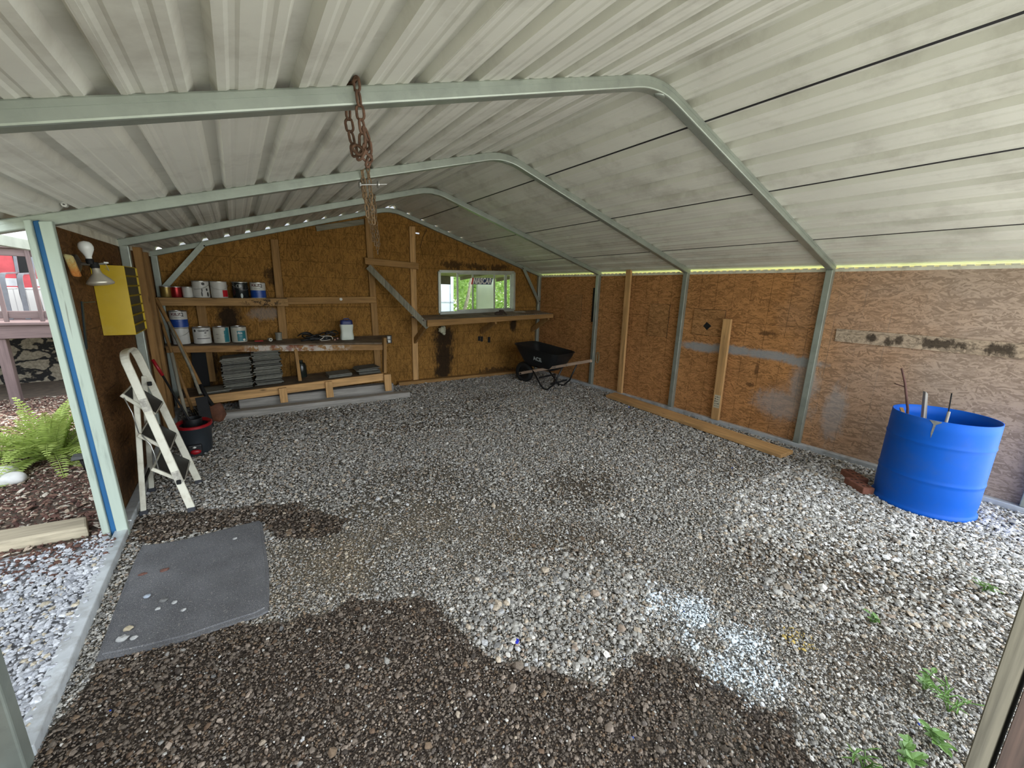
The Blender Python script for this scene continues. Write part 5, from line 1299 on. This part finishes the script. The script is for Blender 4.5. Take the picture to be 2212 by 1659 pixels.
# ================================================================ weeds
m_leaf = {k: M('leaf_'+k, c, .5, 0, .25, 30) for k, c in (('weed', (.17, .31, .08)), ('fern', (.42, .53, .14)), ('tree', (.10, .22, .04)), ('bright', (.30, .43, .12)))}
for k in m_leaf:
    p_ = m_leaf[k].node_tree.nodes['Principled BSDF']; tl = m_leaf[k].node_tree.nodes.new('ShaderNodeBsdfTranslucent'); mx = m_leaf[k].node_tree.nodes.new('ShaderNodeMixShader'); mx.inputs[0].default_value = .35
    src = p_.inputs['Base Color'].links[0].from_socket; LT = m_leaf[k].node_tree.links; LT.new(src, tl.inputs['Color'])
    ot_ = [n for n in m_leaf[k].node_tree.nodes if n.type == 'OUTPUT_MATERIAL'][0]; LT.new(p_.outputs[0], mx.inputs[1]); LT.new(tl.outputs[0], mx.inputs[2]); LT.new(mx.outputs[0], ot_.inputs['Surface'])
def leafquad(mb, p, d, up, L, wd):
    d = Vector(d).normalized(); s_ = d.cross(Vector(up)); s_ = s_.normalized() if s_.length > 1e-4 else Vector((1, 0, 0)); n_ = s_.cross(d); p = Vector(p)
    mb.add([p, p+d*L*.35+s_*wd*.5+n_*L*.05, p+d*L*.75+s_*wd*.35+n_*L*.03, p+d*L-n_*L*.06, p+d*L*.75-s_*wd*.35+n_*L*.03, p+d*L*.35-s_*wd*.5+n_*L*.05], [(0, 1, 2, 3), (0, 3, 4, 5)])
def weed(x, y, h, nl, L, label, seed, grassy=False):
    rr = random.Random(seed); mb = MB()
    for s_ in range(3 if not grassy else 6):
        a = rr.uniform(0, 6.28); top = Vector((x+cos(a)*h*.6, y+sin(a)*h*.6, h*rr.uniform(.5, 1))); b = Vector((x, y, 0)); mid = (b+top)/2+Vector((0, 0, h*.3))
        mb.tube([b, mid, top], .0018, 5)
        for i in range(nl):
            t_ = rr.uniform(.25, 1); p = b*(1-t_)**2+mid*2*t_*(1-t_)+top*t_**2; q = rr.uniform(0, 6.28)
            leafquad(mb, p, (cos(q), sin(q), rr.uniform(-.1, .5)), (0, 0, 1), L*rr.uniform(.6, 1.1), L*(.55 if not grassy else .12))
    return tag(mb.build('weed', m_leaf['weed'], fix=False), label, 'weed')
weed(3.12, -5.84, .045, 4, .036, 'small bright weed sprouting alone in the gravel left of the front post', 1)
weed(2.86, -6.07, .08, 6, .036, 'leafy weed a little beyond the foreground weeds by the front post', 2)
weed(2.82, -6.15, .10, 8, .05, 'thin grassy weed close to the grey upright at the front opening', 3, True)
weed(2.62, -6.17, .07, 7, .046, 'broad leaved weed at the foot of the grey upright', 4)
weed(2.44, -6.10, .07, 7, .044, 'leafy weed at the bottom edge of the gravel near the grey upright', 5)
weed(2.30, -6.04, .06, 4, .05, 'grassy sprout left of the leafy weed at the bottom edge of the gravel', 6, True)
weed(3.95, -6.10, .05, 4, .05, 'tiny grassy sprout in the pale gravel in front of the barrel', 7, True)

# ================================================================ outside on the left: fern, rocks, timber, solar light
rr = random.Random(12); mb = MB(); FX, FY = -.74, -1.30
for i in range(95):
    a = rr.uniform(0, 6.283); ln = rr.uniform(.38, .74); el = rr.uniform(.25, 1.40); d0 = Vector((cos(a)*cos(el), sin(a)*cos(el), sin(el))); b = Vector((FX+cos(a)*.05, FY+sin(a)*.05, .0))
    pts = []; p = b.copy(); d = d0.copy(); ns = 22
    for k in range(ns):
        pts.append(p.copy()); p = p+d*(ln/ns); d = (d+Vector((0, 0, -.055-.04*k/ns))).normalized()
        if p.z < .01: p.z = .01
    mb.tube(pts[::3]+[pts[-1]], .0022, 4)
    for k in range(3, ns):
        t_ = k/ns; wl = .062*(sin(pi*min(1, t_*.85+.12))**.8)
        tg = (pts[k]-pts[k-1]).normalized(); sd_ = tg.cross(Vector((0, 0, 1))); sd_ = sd_.normalized() if sd_.length > 1e-3 else Vector((1, 0, 0)); up = sd_.cross(tg)
        for s_ in (-1, 1): leafquad(mb, pts[k], sd_*s_+tg*.35+up*rr.uniform(-.1, .25), up, wl, .017)
tag(mb.build('fern', m_leaf['fern'], fix=False), 'bright green fern growing in the mulch outside the side doorway', 'fern')
m_rock = M('white_rock', (.62, .62, .60), .8, 0, .15, 12, .3, 40)
mb = MB(); mb.blob((-.93, -1.64, .035), (.10, .07, .055), 4, 3, .12, 1.2); tag(mb.build('rock', m_rock, smooth=True), 'white rock under the fern, the farther and flatter of two', 'rock')
mb = MB(); mb.blob((-.83, -1.80, .03), (.085, .06, .05), 8, 3, .12, 1.2); tag(mb.build('rock', m_rock, smooth=True), 'white rounded rock nearest the mulch path, in front of the other rock', 'rock')
so = thing('solar_light', 'small black solar path light at the right edge of the fern', 'lamp', (-.45, -1.75, 0))
mb = MB(); mb.tube([(-.435, -1.75, -.01), (-.455, -1.75, .09)], .016, 10); mb.build('stake', m_dark, so, smooth=True)
mb = MB(); mb.hexa([(-.51, -1.79, .095), (-.42, -1.79, .10), (-.42, -1.71, .10), (-.51, -1.71, .095), (-.505, -1.785, .125), (-.425, -1.785, .12), (-.425, -1.715, .13), (-.505, -1.715, .135)]); mb.build('lamp_head', M('dark_grey_plastic', (.05, .053, .05), .5), so, bevel=.005)
mb = MB(); mb.hexa([(-1.6, -2.85, -.01), (-.165, -3.00, -.01), (-.205, -2.83, -.01), (-1.6, -2.68, -.01), (-1.6, -2.85, .075), (-.165, -3.00, .06), (-.205, -2.83, .06), (-1.6, -2.68, .075)])
tag(mb.build('landscape_timber', wood('pale_timber', (.46, .40, .29), 'x', .6, knots=False), bevel=.012, seg=2), 'pale timber edging between the mulch bed and the gravel outside', 'timber')

# ================================================================ deck and house beyond the doorway
m_deck = {a: wood('mauve_stained_wood', (.15, .108, .106), a, .75, knots=False) for a in 'xyz'}
dk_ = thing('deck', 'raised wooden deck with mauve stained railing outside the side doorway', 'deck', (-2.0, 1.6, 0))
def dpart(nm, b, ax_): mb = MB(); mb.box(*b); return mb.build(nm, m_deck[ax_], dk_, bevel=.004)
dpart('beam', (-4.2, -.35, 1.08, 1.12, .80, .955), 'x'); dpart('deck_floor', (-4.2, -.35, 1.05, 2.60, .957, .985), 'x')
dpart('bottom_rail', (-4.2, -.35, 1.075, 1.115, 1.04, 1.125), 'x'); dpart('top_rail', (-4.2, -.35, 1.075, 1.115, 1.755, 1.84), 'x'); dpart('handrail_cap', (-4.2, -.35, 1.03, 1.16, 1.84, 1.87), 'x')
for x in (-1.70, -2.9, -.62): dpart('post', (x, x+.092, 1.10, 1.192, -.02, .80), 'z')
for i in range(13): x = -3.9+i*.288; dpart('baluster', (x-.02+.047, x+.02+.047, 1.055, 1.074, 1.0, 1.85), 'z')
def chair(x, y, label):
    t = thing('patio_chair', label, 'chair', (x, y, .985)); m_ = M('grey_chair_metal', (.13, .135, .15), .45, .4)
    for s_ in (-.23, .23):
        xx = x+s_; mb = MB(); mb.sweep([(xx, y-.28, .986), (xx, y-.25, 1.45)]+arc((xx, y-.25, 1.45), (xx, y-.245, 1.555), (xx, y-.15, 1.56), 6)+[(xx, y+.22, 1.575)], .046, .016, (1, 0, 0)); mb.build('arm', m_, t, bevel=.003)
        mb = MB(); mb.sweep([(xx, y+.25, .986), (xx, y+.2, 1.3), (xx, y+.30, 1.88)], .03, .022, (1, 0, 0)); mb.build('leg', m_, t, bevel=.003)
    mb = MB(); mb.box(x-.215, x+.215, y-.24, y+.2, 1.36, 1.385); mb.build('seat', M('pale_sling', (.42, .42, .43), .7), t, bevel=.006)
    mb = MB(); mb.hexa([(x-.215, y+.2, 1.40), (x+.215, y+.2, 1.40), (x+.215, y+.22, 1.40), (x-.215, y+.22, 1.40), (x-.215, y+.22, 1.50), (x+.215, y+.22, 1.50), (x+.215, y+.24, 1.50), (x-.215, y+.24, 1.50)]); mb.build('backrest', M('pale_sling', (.42, .42, .43), .7), t)
chair(-1.93, 1.95, 'grey metal patio chair on the deck, the one farther from the doorway post')
chair(-1.32, 1.95, 'grey metal patio chair on the deck, the one nearer the doorway post')
N = NT('stone_veneer'); o = N.obj(); vo = N.n('TexVoronoi', feature='DISTANCE_TO_EDGE'); mp = N.mapping(o, (3.6, 0, 5.0)); nzv = N.n('TexNoise'); N.set(nzv, Scale=3.0); N.l(mp, nzv.inputs['Vector'])
ad = N.n('VectorMath', operation='ADD'); sc_ = N.n('VectorMath', operation='SCALE'); sc_.inputs['Scale'].default_value = .5; N.l(nzv.outputs['Color'], sc_.inputs[0]); N.l(mp, ad.inputs[0]); N.l(sc_.outputs[0], ad.inputs[1]); N.l(ad.outputs[0], vo.inputs['Vector']); N.set(vo, Scale=1.0)
f = N.noise(o, 28, 6, .7); stc = N.ramp(f, [(.3, (.12, .105, .075)), (.55, (.30, .265, .20)), (.75, (.42, .38, .30))]); gm = N.ramp(vo.outputs['Distance'], [(.045, (0, 0, 0)), (.075, (1, 1, 1))])
N.l(N.mix(gm, (.012, .012, .012), stc), N.p.inputs['Base Color']); N.p.inputs['Roughness'].default_value = .9; N.bump(N.math('ADD', gm, N.math('MULTIPLY', f, .5)), .9, .03)
hs = thing('house', 'house wall with a dark veined stone foundation behind the deck', 'house', (-3, 2.75, 0))
mb = MB(); mb.box(-6.0, -.2, 2.65, 2.95, -.05, .96); mb.build('foundation', N.m, hs)
N = NT('pale_vertical_siding'); o = N.obj(); s_ = N.n('SeparateXYZ'); N.l(o, s_.inputs[0]); fr = N.math('FRACT', N.math('DIVIDE', s_.outputs['X'], .12)); N.l(N.mix(N.math('LESS_THAN', fr, .08), (.62, .61, .58), (.40, .39, .38)), N.p.inputs['Base Color']); N.p.inputs['Roughness'].default_value = .6
mb = MB(); mb.box(-6.0, -.2, 2.66, 2.95, .96, 1.37); mb.build('lower_siding', N.m, hs)
mb = MB(); mb.box(-6.0, -.2, 2.60, 2.95, 1.97, 2.4); mb.build('frieze', M('white_frieze', (.80, .81, .82), .6), hs)
mb = MB(); mb.box(-6.0, -.2, 2.67, 2.95, 1.37, 1.97); mb.build('upper_siding', M('coral_red_siding', (.46, .06, .07), .6), hs)
mb = MB(); mb.box(-1.845, -1.69, 2.655, 2.68, 1.57, 1.93); mb.build('window', m_dark, hs)
mb = MB(); mb.box(-1.66, -1.60, 2.60, 2.66, 1.83, 1.89); mb.build('porch_light', M('yellow_lamp', (.62, .45, .06), .5), hs)

# ================================================================ behind the back wall
mb = MB(); mb.add([(1.5, .3, -.02), (16, .3, -.02), (16, 16, -.02), (1.5, 16, -.02)], [(0, 1, 2, 3)]); struct(mb.build('lawn', M('grass_lawn', (.16, .27, .06), .9, 0, .35, 6, .5, 40), fix=False))
m_bark = M('bark', (.23, .20, .15), .9, 0, .3, 20, .6, 40)
def tree(x, y, h, r, label, seed, trunk, n=2600, mat='tree', L=.16, flat=1.0):
    rr = random.Random(seed); t = thing('tree', label, 'tree', (x, y, 0)); mb = MB(); mb.tube(trunk, .06, 8, taper=[.06, .055, .05, .045, .04][:len(trunk)]); mb.build('trunk', m_bark, t, smooth=True)
    mb = MB()
    for i in range(n):
        a = rr.uniform(0, 6.283); ct_ = rr.uniform(-1, 1); st_ = sqrt(1-ct_*ct_); k = rr.uniform(.5, 1)**.5
        p = Vector((x+cos(a)*st_*r*k, y+sin(a)*st_*r*k, h+ct_*r*k*flat)); 
        if p.z < .05 or p.y < .75: continue
        leafquad(mb, p, (rr.uniform(-1, 1), rr.uniform(-1, 1), rr.uniform(-1, .4)), (rr.uniform(-1, 1), rr.uniform(-1, 1), 1), L*rr.uniform(.6, 1.2), L*.5)
    mb.build('foliage', m_leaf[mat], t, fix=False)
tree(7.75, 5.7, 1.9, 1.25, 'leafy tree with a bent grey trunk seen through the left part of the window', 1, [(6.20, 4.5, -.02), (6.22, 4.5, .9), (6.38, 4.55, 1.35), (6.52, 4.65, 1.8), (7.1, 5.1, 2.5)], 3000, 'bright')
tree(10.3, 4.6, 1.8, 1.25, 'leafy tree seen through the right part of the window', 2, [(10.3, 4.6, -.02), (10.3, 4.6, 1.0), (10.3, 4.6, 1.8)], 2600, 'tree')
tree(10.6, 9.6, 2.0, 2.6, 'large tree far behind the shed', 3, [(10.6, 9.6, -.02), (10.6, 9.6, 1.0), (10.6, 9.6, 2.2)], 5200, 'bright', .22)
m_tr = M('pale_blue_siding', (.55, .61, .72), .4, 0, .05, 4)
tl_ = thing('trailer', 'pale blue trailer side seen through the left pane of the window', 'trailer', (5.4, 5.4, 0))
mb = MB(); mb.box(3.9, 6.13, 5.0, 7.4, .55, 2.6); mb.build('body', m_tr, tl_, bevel=.03)
mb = MB(); mb.box(3.9, 6.14, 4.985, 5.0, 1.12, 1.15); mb.box(6.0, 6.02, 4.985, 5.0, .56, 2.55); mb.build('trim_strip', M('trailer_trim', (.30, .33, .40), .5), tl_)
for xx in (4.5, 5.5):
    mb = MB(); mb.lathe([(0, -.1), (.24, -.1), (.29, -.07), (.29, .07), (.24, .1), (0, .1)], (0, 0, 0), 24, M4=Matrix.Translation((xx, 5.25, .28)) @ Matrix.Rotation(pi/2, 4, 'X')); mb.build('wheel', m_dark, tl_, smooth=True, angle=40)
mb = MB(); mb.box(5.82, 6.30, 3.0, 3.06, -.02, 2.1); tag(mb.build('upright_board', M('grey_panel', (.36, .37, .34), .6, 0, .06, 3), bevel=.004), 'plain grey sheet of board standing outside behind the middle of the window', 'board')
lt = thing('lean_to_roof', 'brown underside of a lean-to roof just outside the window', 'roof', (4.6, 1.2, 1.6))
m_lt = M('brown_soffit', (.16, .125, .10), .8, 0, .3, 5)
mb = MB(); mb.hexa([(2.6, .12, 2.02), (8.2, .12, 2.02), (8.2, 2.7, 1.80), (2.6, 2.7, 1.80), (2.6, .12, 2.05), (8.2, .12, 2.05), (8.2, 2.7, 1.83), (2.6, 2.7, 1.83)]); mb.build('deck_board', m_lt, lt)
for xx in (3.2, 4.2, 5.2, 6.2, 7.2):
    mb = MB(); mb.bar((xx, .12, 1.985), (xx, 2.7, 1.765), .038, .07, (1, 0, 0)); mb.build('rafter', m_lt, lt)
mb = MB(); mb.hexa([(3.2, 2.62, 1.64), (4.9, 2.62, 1.62), (4.9, 2.70, 1.62), (3.2, 2.70, 1.64), (3.2, 2.62, 1.80), (4.9, 2.62, 1.80), (4.9, 2.70, 1.80), (3.2, 2.70, 1.80)]); mb.build('valance', M('dark_valance', (.06, .05, .042), .8), lt)
for xx in (2.65, 8.1):
    mb = MB(); mb.box(xx, xx+.09, 2.55, 2.64, -.02, 1.76); mb.build('post', m_grey['z'], lt)
for o in list(bpy.data.objects):
    if '_w' in o: del o['_w']
